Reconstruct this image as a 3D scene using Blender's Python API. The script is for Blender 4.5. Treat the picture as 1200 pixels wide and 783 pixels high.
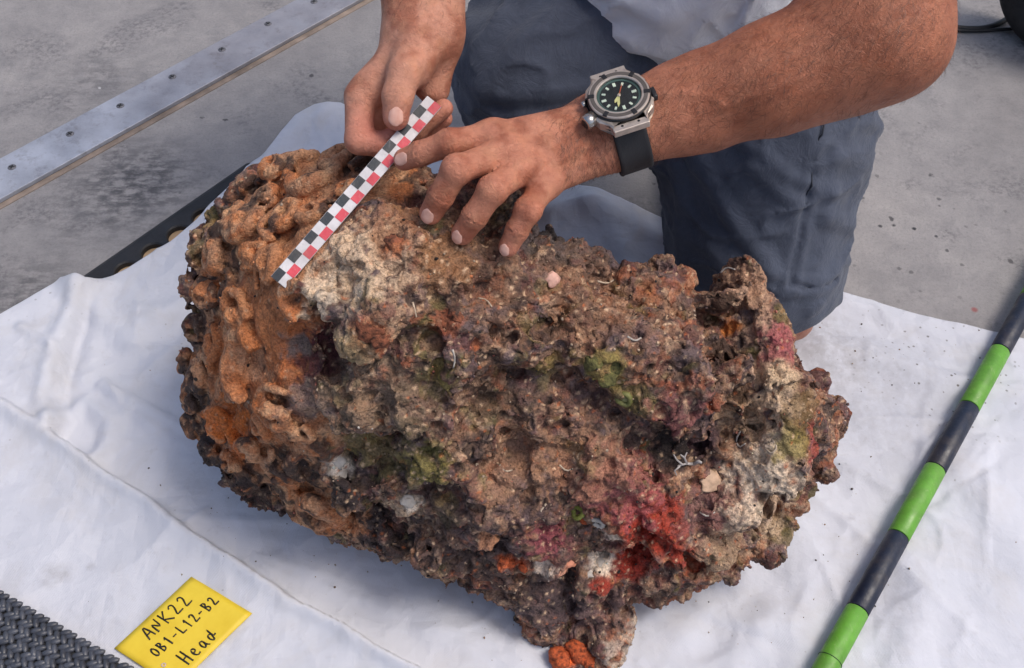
import bpy, bmesh, math, random, time
import numpy as np
from mathutils import Vector, Matrix

T0 = time.time()
random.seed(7)
RNG = np.random.default_rng(11)
for o in list(bpy.data.objects):
    bpy.data.objects.remove(o)
scene = bpy.context.scene
COL = scene.collection

# ------------------------------------------------------------------ camera
CAM_H, PITCH, FPX = 1.03, math.radians(52.0), 1200.0
SP, CP = math.sin(PITCH), math.cos(PITCH)
CAM = np.array([0.0, 0.0, CAM_H])
cam_data = bpy.data.cameras.new("camera")
cam_data.sensor_width = 36.0
cam_data.lens = 36.0 * FPX / 1200.0
cam_data.clip_start = 0.01
cam_data.clip_end = 500
cam = bpy.data.objects.new("camera", cam_data)
COL.objects.link(cam)
cam.location = (0, 0, CAM_H)
cam.rotation_euler = (math.pi / 2 - PITCH, 0, 0)
scene.camera = cam

# ------------------------------------------------------------------ light
SUN_EL, SUN_AZ = math.radians(62), math.radians(98)     # azimuth clockwise from +Y
world = bpy.data.worlds.new("World")
scene.world = world
world.use_nodes = True
wn = world.node_tree
bg = wn.nodes["Background"]
sky = wn.nodes.new("ShaderNodeTexSky")
sky.sky_type = 'NISHITA'
sky.sun_disc = False
sky.sun_elevation = SUN_EL
sky.sun_rotation = SUN_AZ
sky.dust_density = 4.0
sky.ozone_density = 0.7
wn.links.new(sky.outputs[0], bg.inputs[0])
bg.inputs[1].default_value = 0.125
sun_data = bpy.data.lights.new("sun", 'SUN')
sun_data.energy = 1.5
sun_data.angle = math.radians(20)
sun_data.color = (1.0, 0.93, 0.84)
sun = bpy.data.objects.new("sun", sun_data)
COL.objects.link(sun)
sdir = Vector((math.sin(SUN_AZ) * math.cos(SUN_EL), math.cos(SUN_AZ) * math.cos(SUN_EL), math.sin(SUN_EL)))
sun.rotation_euler = sdir.to_track_quat('Z', 'Y').to_euler()
sun.location = (0, 0, 4)
vs = scene.view_settings
vs.view_transform = 'Standard'
vs.look = 'None'
vs.exposure = 0.26
vs.gamma = 1.0

# ------------------------------------------------------------------ helpers
def ray(px, py):
    u = (px - 600.0) / FPX
    v = (py - 391.5) / FPX
    return np.array([u, CP - v * SP, -SP - v * CP])

def P(px, py, t):
    return CAM + ray(px, py) * t

def PZ(px, py, z=0.0):
    d = ray(px, py)
    return CAM + d * ((z - CAM_H) / d[2])

CR = np.array([1.0, 0, 0]); CU = np.array([0, SP, CP]); CB = np.array([0, -CP, SP])

def nrm(v):
    v = np.asarray(v, float)
    return v / (np.linalg.norm(v) + 1e-12)

def lin(r, g, b):
    out = []
    for c in (r, g, b):
        c /= 255.0
        out.append(c / 12.92 if c <= 0.04045 else ((c + 0.055) / 1.055) ** 2.4)
    return tuple(out)

def sstep(a, b, x):
    t = np.clip((x - a) / (b - a), 0, 1)
    return t * t * (3 - 2 * t)

U32 = np.uint32
def _hash(ix, iy, iz, seed):
    h = ix.astype(U32) * U32(374761393) + iy.astype(U32) * U32(668265263) + iz.astype(U32) * U32(2147483647 - 57) + U32((seed * 974711 + 1013) & 0xffffffff)
    h ^= h >> U32(13); h *= U32(1274126177); h ^= h >> U32(16)
    h *= U32(2246822519); h ^= h >> U32(13)
    return h

def perlin(p, seed=0):
    p = np.asarray(p, np.float32)
    f0 = np.floor(p); i = f0.astype(np.int64); f = p - f0
    w = f * f * f * (f * (f * 6 - 15) + 10)
    res = 0
    for dx in (0, 1):
        wx = w[:, 0] if dx else 1 - w[:, 0]
        for dy in (0, 1):
            wy = w[:, 1] if dy else 1 - w[:, 1]
            for dz in (0, 1):
                wz = w[:, 2] if dz else 1 - w[:, 2]
                h = _hash(i[:, 0] + dx, i[:, 1] + dy, i[:, 2] + dz, seed)
                gx = (h & U32(1023)).astype(np.float32) / 511.5 - 1
                gy = ((h >> U32(10)) & U32(1023)).astype(np.float32) / 511.5 - 1
                gz = ((h >> U32(20)) & U32(1023)).astype(np.float32) / 511.5 - 1
                res = res + wx * wy * wz * (gx * (f[:, 0] - dx) + gy * (f[:, 1] - dy) + gz * (f[:, 2] - dz))
    return res

def fbm(p, seed=0, octv=4, gain=0.5):
    p = np.asarray(p, np.float32)
    s = 0; a = 1.0
    for o in range(octv):
        s = s + a * perlin(p * (2.03 ** o) + 17.3 * o, seed + o)
        a *= gain
    return s

def worley(p, seed=0):
    p = np.asarray(p, np.float32)
    i = np.floor(p).astype(np.int64)
    f1 = np.full(len(p), 9.0, np.float32); f2 = f1.copy(); cid = np.zeros(len(p), U32)
    for dx in (-1, 0, 1):
        for dy in (-1, 0, 1):
            for dz in (-1, 0, 1):
                cx, cy, cz = i[:, 0] + dx, i[:, 1] + dy, i[:, 2] + dz
                h = _hash(cx, cy, cz, seed)
                ox = cx + (h & U32(1023)).astype(np.float32) / 1023
                oy = cy + ((h >> U32(10)) & U32(1023)).astype(np.float32) / 1023
                oz = cz + ((h >> U32(20)) & U32(1023)).astype(np.float32) / 1023
                d = (ox - p[:, 0]) ** 2 + (oy - p[:, 1]) ** 2 + (oz - p[:, 2]) ** 2
                c = d < f1
                f2 = np.where(c, f1, np.minimum(f2, d))
                cid = np.where(c, h, cid)
                f1 = np.where(c, d, f1)
    return np.sqrt(f1), np.sqrt(f2), cid

def idrand(cid, k):
    z = np.zeros_like(cid)
    return (_hash(cid, z + U32(k), z, k) & U32(65535)).astype(np.float32) / 65535.0

# --- objects
def tag(o, label=None, cat=None, group=None, kind=None):
    if label: o["label"] = label
    if cat: o["category"] = cat
    if group: o["group"] = group
    if kind: o["kind"] = kind
    return o

def empty(name, loc, label=None, cat=None):
    o = bpy.data.objects.new(name, None)
    o.location = tuple(loc)
    o.empty_display_size = 0.02
    COL.objects.link(o)
    return tag(o, label, cat)

def link(name, me, mat=None, parent=None, smooth=True):
    """me holds world coordinates; when parented they are kept in place"""
    o = bpy.data.objects.new(name, me)
    COL.objects.link(o)
    if mat is not None and len(me.materials) == 0:
        me.materials.append(mat)
    if parent is not None:
        o.parent = parent
        # parts are kept in place in world coordinates; a part's own matrix is the identity
        if parent.parent is None:
            o.matrix_parent_inverse = Matrix.Translation(parent.location).inverted()
    if smooth:
        me.polygons.foreach_set("use_smooth", np.ones(len(me.polygons), bool))
    return o

def mesh_np(name, verts, faces, col=None):
    me = bpy.data.meshes.new(name)
    verts = np.asarray(verts, np.float32); faces = np.asarray(faces, np.int32)
    n = faces.shape[1]
    me.vertices.add(len(verts)); me.vertices.foreach_set("co", verts.ravel())
    me.loops.add(faces.size); me.loops.foreach_set("vertex_index", faces.ravel())
    me.polygons.add(len(faces))
    me.polygons.foreach_set("loop_start", np.arange(0, faces.size, n, dtype=np.int32))
    me.update(calc_edges=True)
    if col is not None:
        add_col(me, col)
    return me

def add_col(me, col):
    a = me.color_attributes.new("Col", 'FLOAT_COLOR', 'POINT')
    c = np.ones((len(col), 4), np.float32); c[:, :3] = col
    a.data.foreach_set("color", c.ravel())

def get_v(me):
    a = np.empty(len(me.vertices) * 3, np.float32); me.vertices.foreach_get("co", a)
    return a.reshape(-1, 3)

def get_n(me):
    a = np.empty(len(me.vertices) * 3, np.float32); me.vertex_normals.foreach_get("vector", a)
    return a.reshape(-1, 3)

def set_v(me, v):
    me.vertices.foreach_set("co", np.asarray(v, np.float32).ravel()); me.update()

def bm_mesh(name, bm):
    bmesh.ops.recalc_face_normals(bm, faces=bm.faces)
    me = bpy.data.meshes.new(name); bm.to_mesh(me); bm.free()
    return me

def voxel(me, size):
    o = bpy.data.objects.new("tmp", me); COL.objects.link(o)
    m = o.modifiers.new("r", 'REMESH'); m.mode = 'VOXEL'; m.voxel_size = size; m.adaptivity = 0
    dg = bpy.context.evaluated_depsgraph_get(); dg.update()
    out = bpy.data.meshes.new_from_object(o.evaluated_get(dg))
    bpy.data.objects.remove(o)
    return out

def tube(pts, radii, nseg=8, cap=True):
    """verts, faces (quads) of a tube along pts"""
    pts = np.asarray(pts, float); n = len(pts)
    if np.isscalar(radii): radii = [radii] * n
    V = []; prev = None
    for i in range(n):
        t = nrm(pts[min(i + 1, n - 1)] - pts[max(i - 1, 0)])
        if prev is None:
            a = np.array([0, 0, 1.0]) if abs(t[2]) < 0.9 else np.array([1.0, 0, 0])
            x = nrm(np.cross(a, t))
        else:
            x = nrm(prev - t * np.dot(prev, t))
        y = np.cross(t, x); prev = x
        for k in range(nseg):
            an = 2 * math.pi * k / nseg
            V.append(pts[i] + radii[i] * (x * math.cos(an) + y * math.sin(an)))
    F = []
    for i in range(n - 1):
        for k in range(nseg):
            a = i * nseg + k; b = i * nseg + (k + 1) % nseg
            F.append((a, b, b + nseg, a + nseg))
    if cap:
        c0 = len(V); V.append(pts[0]); V.append(pts[-1])
        for k in range(nseg):
            F.append((c0, (k + 1) % nseg, k, k)) if False else None
    return V, F

def tube_mesh(name, pts, radii, nseg=8):
    V, F = tube(pts, radii, nseg)
    bm = bmesh.new()
    vs_ = [bm.verts.new(v) for v in V[:-2]]
    for f in F: bm.faces.new([vs_[i] for i in f])
    bm.faces.new(vs_[:nseg]); bm.faces.new(vs_[-nseg:])
    return bm_mesh(name, bm)

def frame_box(bm, c, ax, ay, az, sx, sy, sz, bevel=0.0, seg=2):
    """box centred at c with half sizes along unit axes"""
    tmp = bmesh.new()
    bmesh.ops.create_cube(tmp, size=2)
    M = Matrix((tuple(np.asarray(ax) * sx), tuple(np.asarray(ay) * sy), tuple(np.asarray(az) * sz))).transposed().to_4x4()
    M.translation = Vector(c)
    bmesh.ops.transform(tmp, matrix=M, verts=tmp.verts)
    if bevel > 0:
        bmesh.ops.bevel(tmp, geom=list(tmp.edges), offset=bevel, segments=seg, affect='EDGES', profile=0.5)
    me = bpy.data.meshes.new("t"); tmp.to_mesh(me); tmp.free()
    bm.from_mesh(me); bpy.data.meshes.remove(me)

def disc(bm, c, n, x, r, h, seg=32, r2=None, bevel=0.0):
    """solid cylinder: base centre c, axis n, height h"""
    n = np.asarray(n); x = np.asarray(x); y = np.cross(n, x)
    r2 = r if r2 is None else r2
    lo, hi = [], []
    b = bevel
    rings = [(r, 0)] + ([(r2, h - b), (r2 - b, h)] if b > 0 else [(r2, h)])
    R = []
    for rr, hh in rings:
        R.append([bm.verts.new(c + n * hh + rr * (x * math.cos(2 * math.pi * k / seg) + y * math.sin(2 * math.pi * k / seg))) for k in range(seg)])
    for a, bb in zip(R[:-1], R[1:]):
        for k in range(seg):
            bm.faces.new((a[k], a[(k + 1) % seg], bb[(k + 1) % seg], bb[k]))
    bm.faces.new(R[0][::-1]); bm.faces.new(R[-1])

from mathutils.bvhtree import BVHTree
def make_bvh(me):
    vb = get_v(me); lt = np.empty(len(me.loops), np.int32); me.loops.foreach_get("vertex_index", lt)
    return BVHTree.FromPolygons(vb.tolist(), lt.reshape(-1, 4).tolist())
def bvh_pt(bvh, px, py, alt):
    loc = bvh.ray_cast(Vector(CAM), Vector(ray(px, py)).normalized())[0]
    if loc is None: return np.array(bvh.find_nearest(Vector(alt))[0])
    return np.array(loc)

# --- signed distance tools
def rcone(p, a, b, r1, r2):
    a = np.asarray(a, np.float32); b = np.asarray(b, np.float32)
    ba = b - a; pa = p - a
    t = np.clip((pa @ ba) / (ba @ ba + 1e-12), 0, 1)
    d = pa - t[:, None] * ba
    return np.sqrt((d * d).sum(1)) - (r1 + (r2 - r1) * t)

def sph(p, c, r):
    d = p - np.asarray(c, np.float32)
    return np.sqrt((d * d).sum(1)) - r

def ell(p, c, axes, r):
    d = p - np.asarray(c, np.float32)
    q = np.stack([d @ np.asarray(a, np.float32) for a in axes], 1)
    r = np.asarray(r, np.float32)
    k0 = np.sqrt(((q / r) ** 2).sum(1)); k1 = np.sqrt(((q / (r * r)) ** 2).sum(1)) + 1e-9
    return k0 * (k0 - 1) / k1

def smin(a, b, k):
    h = np.clip(0.5 + 0.5 * (b - a) / k, 0, 1)
    return b + (a - b) * h - k * h * (1 - h)

def smax(a, b, k):
    return -smin(-a, -b, k)

def pdist(p, pts):
    d = np.full(len(p), 9.0, np.float32)
    for a, b in zip(pts[:-1], pts[1:]):
        d = np.minimum(d, rcone(p, a, b, 0, 0))
    return d

def sgrad(f, p, e=0.0006):
    g = np.stack([f(p + np.array(v, np.float32) * e) - f(p - np.array(v, np.float32) * e) for v in ((1, 0, 0), (0, 1, 0), (0, 0, 1))], 1)
    return g / (np.sqrt((g * g).sum(1))[:, None] + 1e-9)

def surface_nets(f, lo, hi, h):
    lo = np.asarray(lo, np.float32); hi = np.asarray(hi, np.float32)
    nb = np.ceil((hi - lo) / (4 * h)).astype(int)
    I = np.stack(np.meshgrid(*[np.arange(n) for n in nb], indexing='ij'), -1).reshape(-1, 3)
    cd = f((lo + (I * 4 + 1.5) * h).astype(np.float32))
    act = np.abs(cd) < 4 * h * 1.6
    vals = np.repeat(np.repeat(np.repeat(cd.reshape(nb), 4, 0), 4, 1), 4, 2).astype(np.float32)
    off = np.stack(np.meshgrid(*[np.arange(4)] * 3, indexing='ij'), -1).reshape(-1, 3)
    A = (I[act][:, None, :] * 4 + off[None]).reshape(-1, 3)
    for s in range(0, len(A), 400000):
        q = A[s:s + 400000]
        vals[q[:, 0], q[:, 1], q[:, 2]] = f((lo + q * h).astype(np.float32))
    S = vals < 0
    cnt = np.zeros(np.array(S.shape) - 1, np.int8)
    cor = [(a, b, c) for a in (0, 1) for b in (0, 1) for c in (0, 1)]
    sh = S.shape
    for a, b, c in cor:
        cnt += S[a:sh[0] - 1 + a, b:sh[1] - 1 + b, c:sh[2] - 1 + c]
    C = np.argwhere((cnt > 0) & (cnt < 8))
    cv = {k: vals[C[:, 0] + k[0], C[:, 1] + k[1], C[:, 2] + k[2]] for k in cor}
    acc = np.zeros((len(C), 3), np.float32); w = np.zeros(len(C), np.float32)
    for k in cor:
        for ax in range(3):
            if k[ax] == 0:
                k2 = list(k); k2[ax] = 1; k2 = tuple(k2)
                m = (cv[k] < 0) != (cv[k2] < 0)
                t = cv[k] / (cv[k] - cv[k2] + 1e-12)
                q = np.tile(np.array(k, np.float32), (len(C), 1)); q[:, ax] = t
                acc += q * m[:, None]; w += m
    V = lo + (C + acc / w[:, None]) * h
    idx = np.full(cnt.shape, -1, np.int32); idx[C[:, 0], C[:, 1], C[:, 2]] = np.arange(len(C))
    F = []
    for ax in range(3):
        o1, o2 = (ax + 1) % 3, (ax + 2) % 3
        sl0 = [slice(1, n - 1) for n in sh]; sl1 = [slice(1, n - 1) for n in sh]
        sl0[ax] = slice(0, sh[ax] - 1); sl1[ax] = slice(1, sh[ax])
        s0, s1 = S[tuple(sl0)], S[tuple(sl1)]
        E = np.argwhere(s0 != s1)
        st = s0[E[:, 0], E[:, 1], E[:, 2]]
        add = np.ones(3, int); add[ax] = 0
        E = E + add
        def g(a, b):
            q = E.copy(); q[:, o1] -= a; q[:, o2] -= b
            return idx[q[:, 0], q[:, 1], q[:, 2]]
        quad = np.stack([g(1, 1), g(0, 1), g(0, 0), g(1, 0)], 1)
        quad[~st] = quad[~st][:, ::-1]
        F.append(quad)
    F = np.concatenate(F); F = F[(F >= 0).all(1)]
    V = V.astype(np.float32)
    for _ in range(2):
        d = f(V)
        V = V - (np.clip(d, -h, h)[:, None] * 0.9) * sgrad(f, V)
    return V, F

def cast(f, px, py, t0=0.5, t1=2.0):
    d = ray(px, py); t = t0
    for _ in range(200):
        p = CAM + d * t
        s = float(f(p[None].astype(np.float32))[0])
        if s < 0.0003: return p
        t += s * 0.7
        if t > t1: break
    return CAM + d * t

def snorm(f, p):
    return sgrad(f, np.asarray(p, np.float32)[None], 0.002)[0].astype(float)

# ------------------------------------------------------------------ materials
class NT:
    def __init__(s, name):
        s.m = bpy.data.materials.new(name); s.m.use_nodes = True
        s.t = s.m.node_tree; s.b = s.t.nodes["Principled BSDF"]
        s.tc = s.t.nodes.new("ShaderNodeTexCoord"); s.co = s.tc.outputs["Object"]
    def n(s, typ, **k):
        x = s.t.nodes.new("ShaderNode" + typ)
        for a, v in k.items(): setattr(x, a, v)
        return x
    def l(s, a, b): s.t.links.new(a, b)
    def noise(s, scale, detail=4, rough=0.55, vec=None, dist=0.0):
        x = s.n("TexNoise"); x.inputs["Scale"].default_value = scale; x.inputs["Detail"].default_value = detail
        x.inputs["Roughness"].default_value = rough; x.inputs["Distortion"].default_value = dist
        s.l(vec or s.co, x.inputs["Vector"]); return x.outputs["Fac"]
    def voro(s, scale, feat='F1', vec=None):
        x = s.n("TexVoronoi", feature=feat); x.inputs["Scale"].default_value = scale
        s.l(vec or s.co, x.inputs["Vector"]); return x
    def ramp(s, fac, stops):
        x = s.n("ValToRGB"); e = x.color_ramp.elements
        while len(e) < len(stops): e.new(0.5)
        for el, (p, c) in zip(e, stops):
            el.position = p
            el.color = (c, c, c, 1) if np.isscalar(c) else (*c, 1)
        s.l(fac, x.inputs[0]); return x.outputs[0]
    def mix(s, fac, a, b, mode='MIX'):
        x = s.n("Mix", data_type='RGBA', blend_type=mode)
        if np.isscalar(fac): x.inputs[0].default_value = fac
        else: s.l(fac, x.inputs[0])
        for i, v in ((6, a), (7, b)):
            if isinstance(v, (tuple, list)): x.inputs[i].default_value = (*v, 1)
            else: s.l(v, x.inputs[i])
        return x.outputs[2]
    def math(s, op, a, b=0.0, clamp=False):
        x = s.n("Math", operation=op, use_clamp=clamp)
        for i, v in ((0, a), (1, b)):
            if np.isscalar(v): x.inputs[i].default_value = v
            else: s.l(v, x.inputs[i])
        return x.outputs[0]
    def attr(s, name="Col"):
        x = s.n("Attribute"); x.attribute_name = name; return x.outputs["Color"]
    def color(s, c):
        if isinstance(c, (tuple, list)): s.b.inputs["Base Color"].default_value = (*c, 1)
        else: s.l(c, s.b.inputs["Base Color"])
        return s
    def rough(s, r):
        if np.isscalar(r): s.b.inputs["Roughness"].default_value = r
        else: s.l(r, s.b.inputs["Roughness"])
        return s
    def bump(s, h, dist, strength=1.0, prev=None):
        x = s.n("Bump"); x.inputs["Strength"].default_value = strength; x.inputs["Distance"].default_value = dist
        s.l(h, x.inputs["Height"])
        if prev is not None: s.l(prev, x.inputs["Normal"])
        s.l(x.outputs[0], s.b.inputs["Normal"]); return x.outputs[0]
    def sphere_mask(s, c, r, soft=0.5):
        """1 inside radius r around c (object space), noisy edge"""
        v = s.n("VectorMath", operation='DISTANCE'); s.l(s.co, v.inputs[0]); v.inputs[1].default_value = tuple(c)
        x = s.n("MapRange"); s.l(v.outputs["Value"], x.inputs[0])
        x.inputs[1].default_value = r * (1 - soft); x.inputs[2].default_value = r * (1 + soft)
        x.inputs[3].default_value = 1; x.inputs[4].default_value = 0
        return x.outputs[0]

def simple(name, c, rough=0.5, metal=0.0, var=0.12, scale=60, bump=0.0, bscale=400, spec=None):
    m = NT(name)
    f = m.noise(scale, 5)
    lo = tuple(x * (1 - var * 1.6) for x in c); hi = tuple(min(1, x * (1 + var)) for x in c)
    m.color(m.ramp(f, [(0.3, lo), (0.7, hi)]))
    m.rough(m.ramp(m.noise(scale * 1.7, 3), [(0.3, max(0.02, rough - 0.08)), (0.7, min(1, rough + 0.08))]))
    m.b.inputs["Metallic"].default_value = metal
    if spec is not None: m.b.inputs["Specular IOR Level"].default_value = spec
    if bump > 0: m.bump(m.noise(bscale, 4), bump)
    return m.m

# ================================================================== SETTING
# ---- concrete deck
def mat_deck():
    m = NT("painted_concrete")
    big = m.noise(3.0, 6, 0.6)
    c = m.ramp(big, [(0.3, lin(134, 131, 132)), (0.5, lin(148, 145, 146)), (0.72, lin(162, 158, 157))])
    mid = m.noise(26, 8, 0.7)
    c = m.mix(m.ramp(mid, [(0.35, 0.4), (0.6, 0.0)]), c, lin(104, 103, 106))
    c = m.mix(m.ramp(m.noise(260, 5, 0.7), [(0.3, 0.35), (0.5, 0.0)]), c, lin(96, 95, 98))
    # worn scabs: rough dark mottling
    w = m.math('MULTIPLY', m.ramp(m.noise(9, 5, 0.6, dist=0.6), [(0.5, 0.0), (0.62, 1.0)]), m.ramp(m.noise(120, 6, 0.7), [(0.45, 0.0), (0.6, 1.0)]))
    c = m.mix(m.math('MULTIPLY', w, 0.6), c, lin(92, 90, 95))
    # scuff area left of the sheet with streaks
    mp = m.n("Mapping"); m.l(m.co, mp.inputs[0]); mp.inputs["Rotation"].default_value = (0, 0, math.radians(-20)); mp.inputs["Scale"].default_value = (30, 80, 1)
    st = m.noise(1.0, 5, 0.65, vec=mp.outputs[0])
    for (px, py, r, a) in ((165, 212, 0.07, 0.75), (120, 240, 0.09, 0.35), (110, 95, 0.06, 0.35), (30, 345, 0.05, 0.6)):
        k = m.math('MULTIPLY', m.sphere_mask(PZ(px, py), r, 0.6), m.ramp(m.math('ADD', m.math('MULTIPLY', st, 0.6), m.math('MULTIPLY', m.noise(55, 6, 0.7), 0.4)), [(0.44, 0.0), (0.56, a)]))
        c = m.mix(k, c, lin(58, 58, 64))
    # dark grease spots on the right
    sp = m.voro(42).outputs["Distance"]
    spots = m.math('MULTIPLY', m.ramp(m.math('ADD', sp, m.math('MULTIPLY', m.noise(140, 3), 0.22)), [(0.2, 1.0), (0.27, 0.0)]), m.sphere_mask(PZ(1065, 265), 0.1, 0.8))
    c = m.mix(spots, c, lin(48, 48, 54))
    sp2 = m.voro(17).outputs["Distance"]
    spots2 = m.ramp(m.math('ADD', sp2, m.math('MULTIPLY', m.noise(180, 3), 0.16)), [(0.125, 0.85), (0.16, 0.0)])
    c = m.mix(spots2, c, lin(62, 60, 64))
    sp3 = m.voro(11).outputs["Distance"]
    c = m.mix(m.ramp(m.math('ADD', sp3, m.math('MULTIPLY', m.noise(240, 3), 0.1)), [(0.07, 0.7), (0.09, 0.0)]), c, lin(205, 203, 205))
    c = m.mix(m.math('MULTIPLY', m.sphere_mask(PZ(1142, 363), 0.004, 0.4), 0.7), c, lin(140, 50, 50))
    # rusty tan line along the strip
    m.color(c).rough(m.ramp(mid, [(0.3, 0.5), (0.7, 0.8)]))
    b = m.bump(m.noise(90, 8, 0.7), 0.0016)
    b = m.bump(m.noise(500, 4, 0.7), 0.0006, prev=b)
    return m.m

def ngrid(x0, x1, y0, y1, nx, ny):
    xs = np.linspace(x0, x1, nx); ys = np.linspace(y0, y1, ny)
    X, Y = np.meshgrid(xs, ys, indexing='ij')
    V = np.stack([X, Y, np.zeros_like(X)], -1).reshape(-1, 3)
    i, j = np.meshgrid(np.arange(nx - 1), np.arange(ny - 1), indexing='ij')
    a = (i * ny + j).ravel()
    F = np.stack([a, a + ny, a + ny + 1, a + 1], 1)
    return V, F

V, F = ngrid(-60, 60, -40, 80, 13, 13)
tag(link("ground", mesh_np("ground", V, F), mat_deck()), kind="structure")

# ---- steel strip screwed to the deck
steel = NT("brushed_steel")
c = steel.ramp(steel.noise(14, 6, 0.6), [(0.3, lin(150, 154, 166)), (0.7, lin(190, 195, 208))])
c = steel.mix(steel.ramp(steel.noise(60, 6, 0.7), [(0.52, 0.0), (0.75, 0.6)]), c, lin(112, 108, 110))
c = steel.mix(steel.math('MULTIPLY', steel.sphere_mask(PZ(330, 10), 0.3, 0.5), 0.45), c, lin(122, 112, 112))
steel.color(c).rough(steel.ramp(steel.noise(40, 5), [(0.3, 0.42), (0.7, 0.62)]))
steel.b.inputs["Metallic"].default_value = 0.35
steel.bump(steel.noise(260, 4), 0.0004)
steel = steel.m
s0, s1 = PZ(-60, 273), PZ(440, -6)
s0u = PZ(-60, 224)
sd = nrm(s1 - s0); sn = np.array([-sd[1], sd[0], 0.0])
wid = abs(np.dot(s0u - s0, sn))
strip = empty("steel_strip", (s0 + s1) / 2, "flat grey steel strip screwed along the bare concrete floor", "metal strip")
bm = bmesh.new()
L = np.linalg.norm(s1 - s0)
frame_box(bm, s0 + sd * (L / 2 + 0.15) + sn * wid / 2 + np.array([0, 0, 0.0045]), sd, sn, np.array([0, 0, 1.0]), L / 2 + 0.35, wid / 2, 0.0035, 0.001, 2)
link("plate", bm_mesh("plate", bm), steel, strip, smooth=False)
screw_m = simple("screw_steel", lin(112, 112, 118), 0.55, 0.4)
hole_m = simple("dark_recess", lin(30, 30, 32), 0.8)
bm = bmesh.new()
X0 = np.array([1.0, 0, 0]); Z0 = np.array([0, 0, 1.0])
disc(bm, np.zeros(3), Z0, X0, 0.0062, 0.0009, 20, 0.0056, 0.0003)
screw_me = bm_mesh("screw", bm)
bm = bmesh.new()
frame_box(bm, np.array([0, 0, 0.0008]), X0, np.array([0, 1.0, 0]), Z0, 0.0042, 0.0009, 0.0003)
frame_box(bm, np.array([0, 0, 0.00085]), X0, np.array([0, 1.0, 0]), Z0, 0.0009, 0.0042, 0.0003)
slot_me = bm_mesh("slot", bm)
for i, (px, py) in enumerate(((14, 196), (82, 157), (141, 124), (202, 90), (260, 58), (314, 28), (368, 2))):
    p = PZ(px, py, 0.008)
    o = link("screw", screw_me, screw_m, None)
    o.parent = strip; o.location = Vector(p) - strip.location
    o.rotation_euler = (0, 0, i * 0.8)
    q = link("screw_slot", slot_me, hole_m, None, smooth=False); q.parent = o
# rusty seam under the strip edge
tan_m = simple("rust_seam", lin(138, 124, 114), 0.85, var=0.3, scale=25)
bm = bmesh.new()
frame_box(bm, s0 + sd * (L / 2 + 0.1) - sn * 0.005 + np.array([0, 0, 0.0005]), sd, sn, Z0, L / 2 + 0.3, 0.005, 0.0006)
link("sealant_line", bm_mesh("seam", bm), tan_m, strip, smooth=False)

# ---- black rubber mat with round holes, mostly under the sheet
rubber = simple("black_rubber", lin(34, 34, 38), 0.55, var=0.3, scale=30, bump=0.0006, bscale=200)
e0, e1 = PZ(82, 337, 0.012), PZ(290, 193, 0.012)
ed = nrm((e1 - e0) * np.array([1, 1, 0])); en = np.array([ed[1], -ed[0], 0.0])      # en: towards the sheet
mat_root = empty("rubber_mat", e0 * np.array([1, 1, 0]), "black rubber mat with round holes sticking out under the white sheet", "rubber mat")
bm = bmesh.new()
cell = 0.046
ncell = int(round(np.linalg.norm(e1 - e0) / cell))
cell = np.linalg.norm(e1 - e0) / ncell
segs = 24
def cellpt(u, v, z): return e0 * np.array([1, 1, 0]) + ed * u + en * v + np.array([0, 0, z])
zt, zb = 0.0125, 0.004
for i in range(ncell):
    for j in range(3):
        u0, v0 = i * cell, 0.012 + j * cell
        cu, cv_ = u0 + cell / 2, v0 + cell / 2
        O, I1, I2, Ib = [], [], [], []
        for k in range(segs):
            a = 2 * math.pi * k / segs
            cx, cy = math.cos(a), math.sin(a)
            s = 1 / max(abs(cx), abs(cy))
            O.append(bm.verts.new(cellpt(cu + cx * s * cell / 2, cv_ + cy * s * cell / 2, zt)))
            I1.append(bm.verts.new(cellpt(cu + cx * 0.0185, cv_ + cy * 0.0185, zt)))
            I2.append(bm.verts.new(cellpt(cu + cx * 0.0165, cv_ + cy * 0.0165, zt - 0.002)))
            Ib.append(bm.verts.new(cellpt(cu + cx * 0.016, cv_ + cy * 0.016, zb)))
        for k in range(segs):
            k2 = (k + 1) % segs
            bm.faces.new((O[k], O[k2], I1[k2], I1[k])); bm.faces.new((I1[k], I1[k2], I2[k2], I2[k])); bm.faces.new((I2[k], I2[k2], Ib[k2], Ib[k]))
bmesh.ops.remove_doubles(bm, verts=bm.verts, dist=0.0003)
link("mat_body", bm_mesh("mat_body", bm), rubber, mat_root, smooth=False)
bm = bmesh.new()     # bevelled border strip
prof = [(-0.014, 0.001), (-0.008, 0.007), (0.0, 0.0125), (0.012, 0.0125)]
a = [bm.verts.new(cellpt(-0.012, v, z)) for v, z in prof]; b = [bm.verts.new(cellpt(ncell * cell + 0.004, v, z)) for v, z in prof]
for k in range(3): bm.faces.new((a[k], a[k + 1], b[k + 1], b[k]))
link("mat_border", bm_mesh("mat_border", bm), rubber, mat_root, smooth=False)
bm = bmesh.new()
frame_box(bm, cellpt(ncell * cell / 2, 0.085, 0.0022), ed, en, Z0, ncell * cell / 2 - 0.002, 0.076, 0.0012)
link("backing", bm_mesh("backing", bm), simple("tan_backing", lin(176, 150, 120), 0.7), mat_root, smooth=False)

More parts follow.
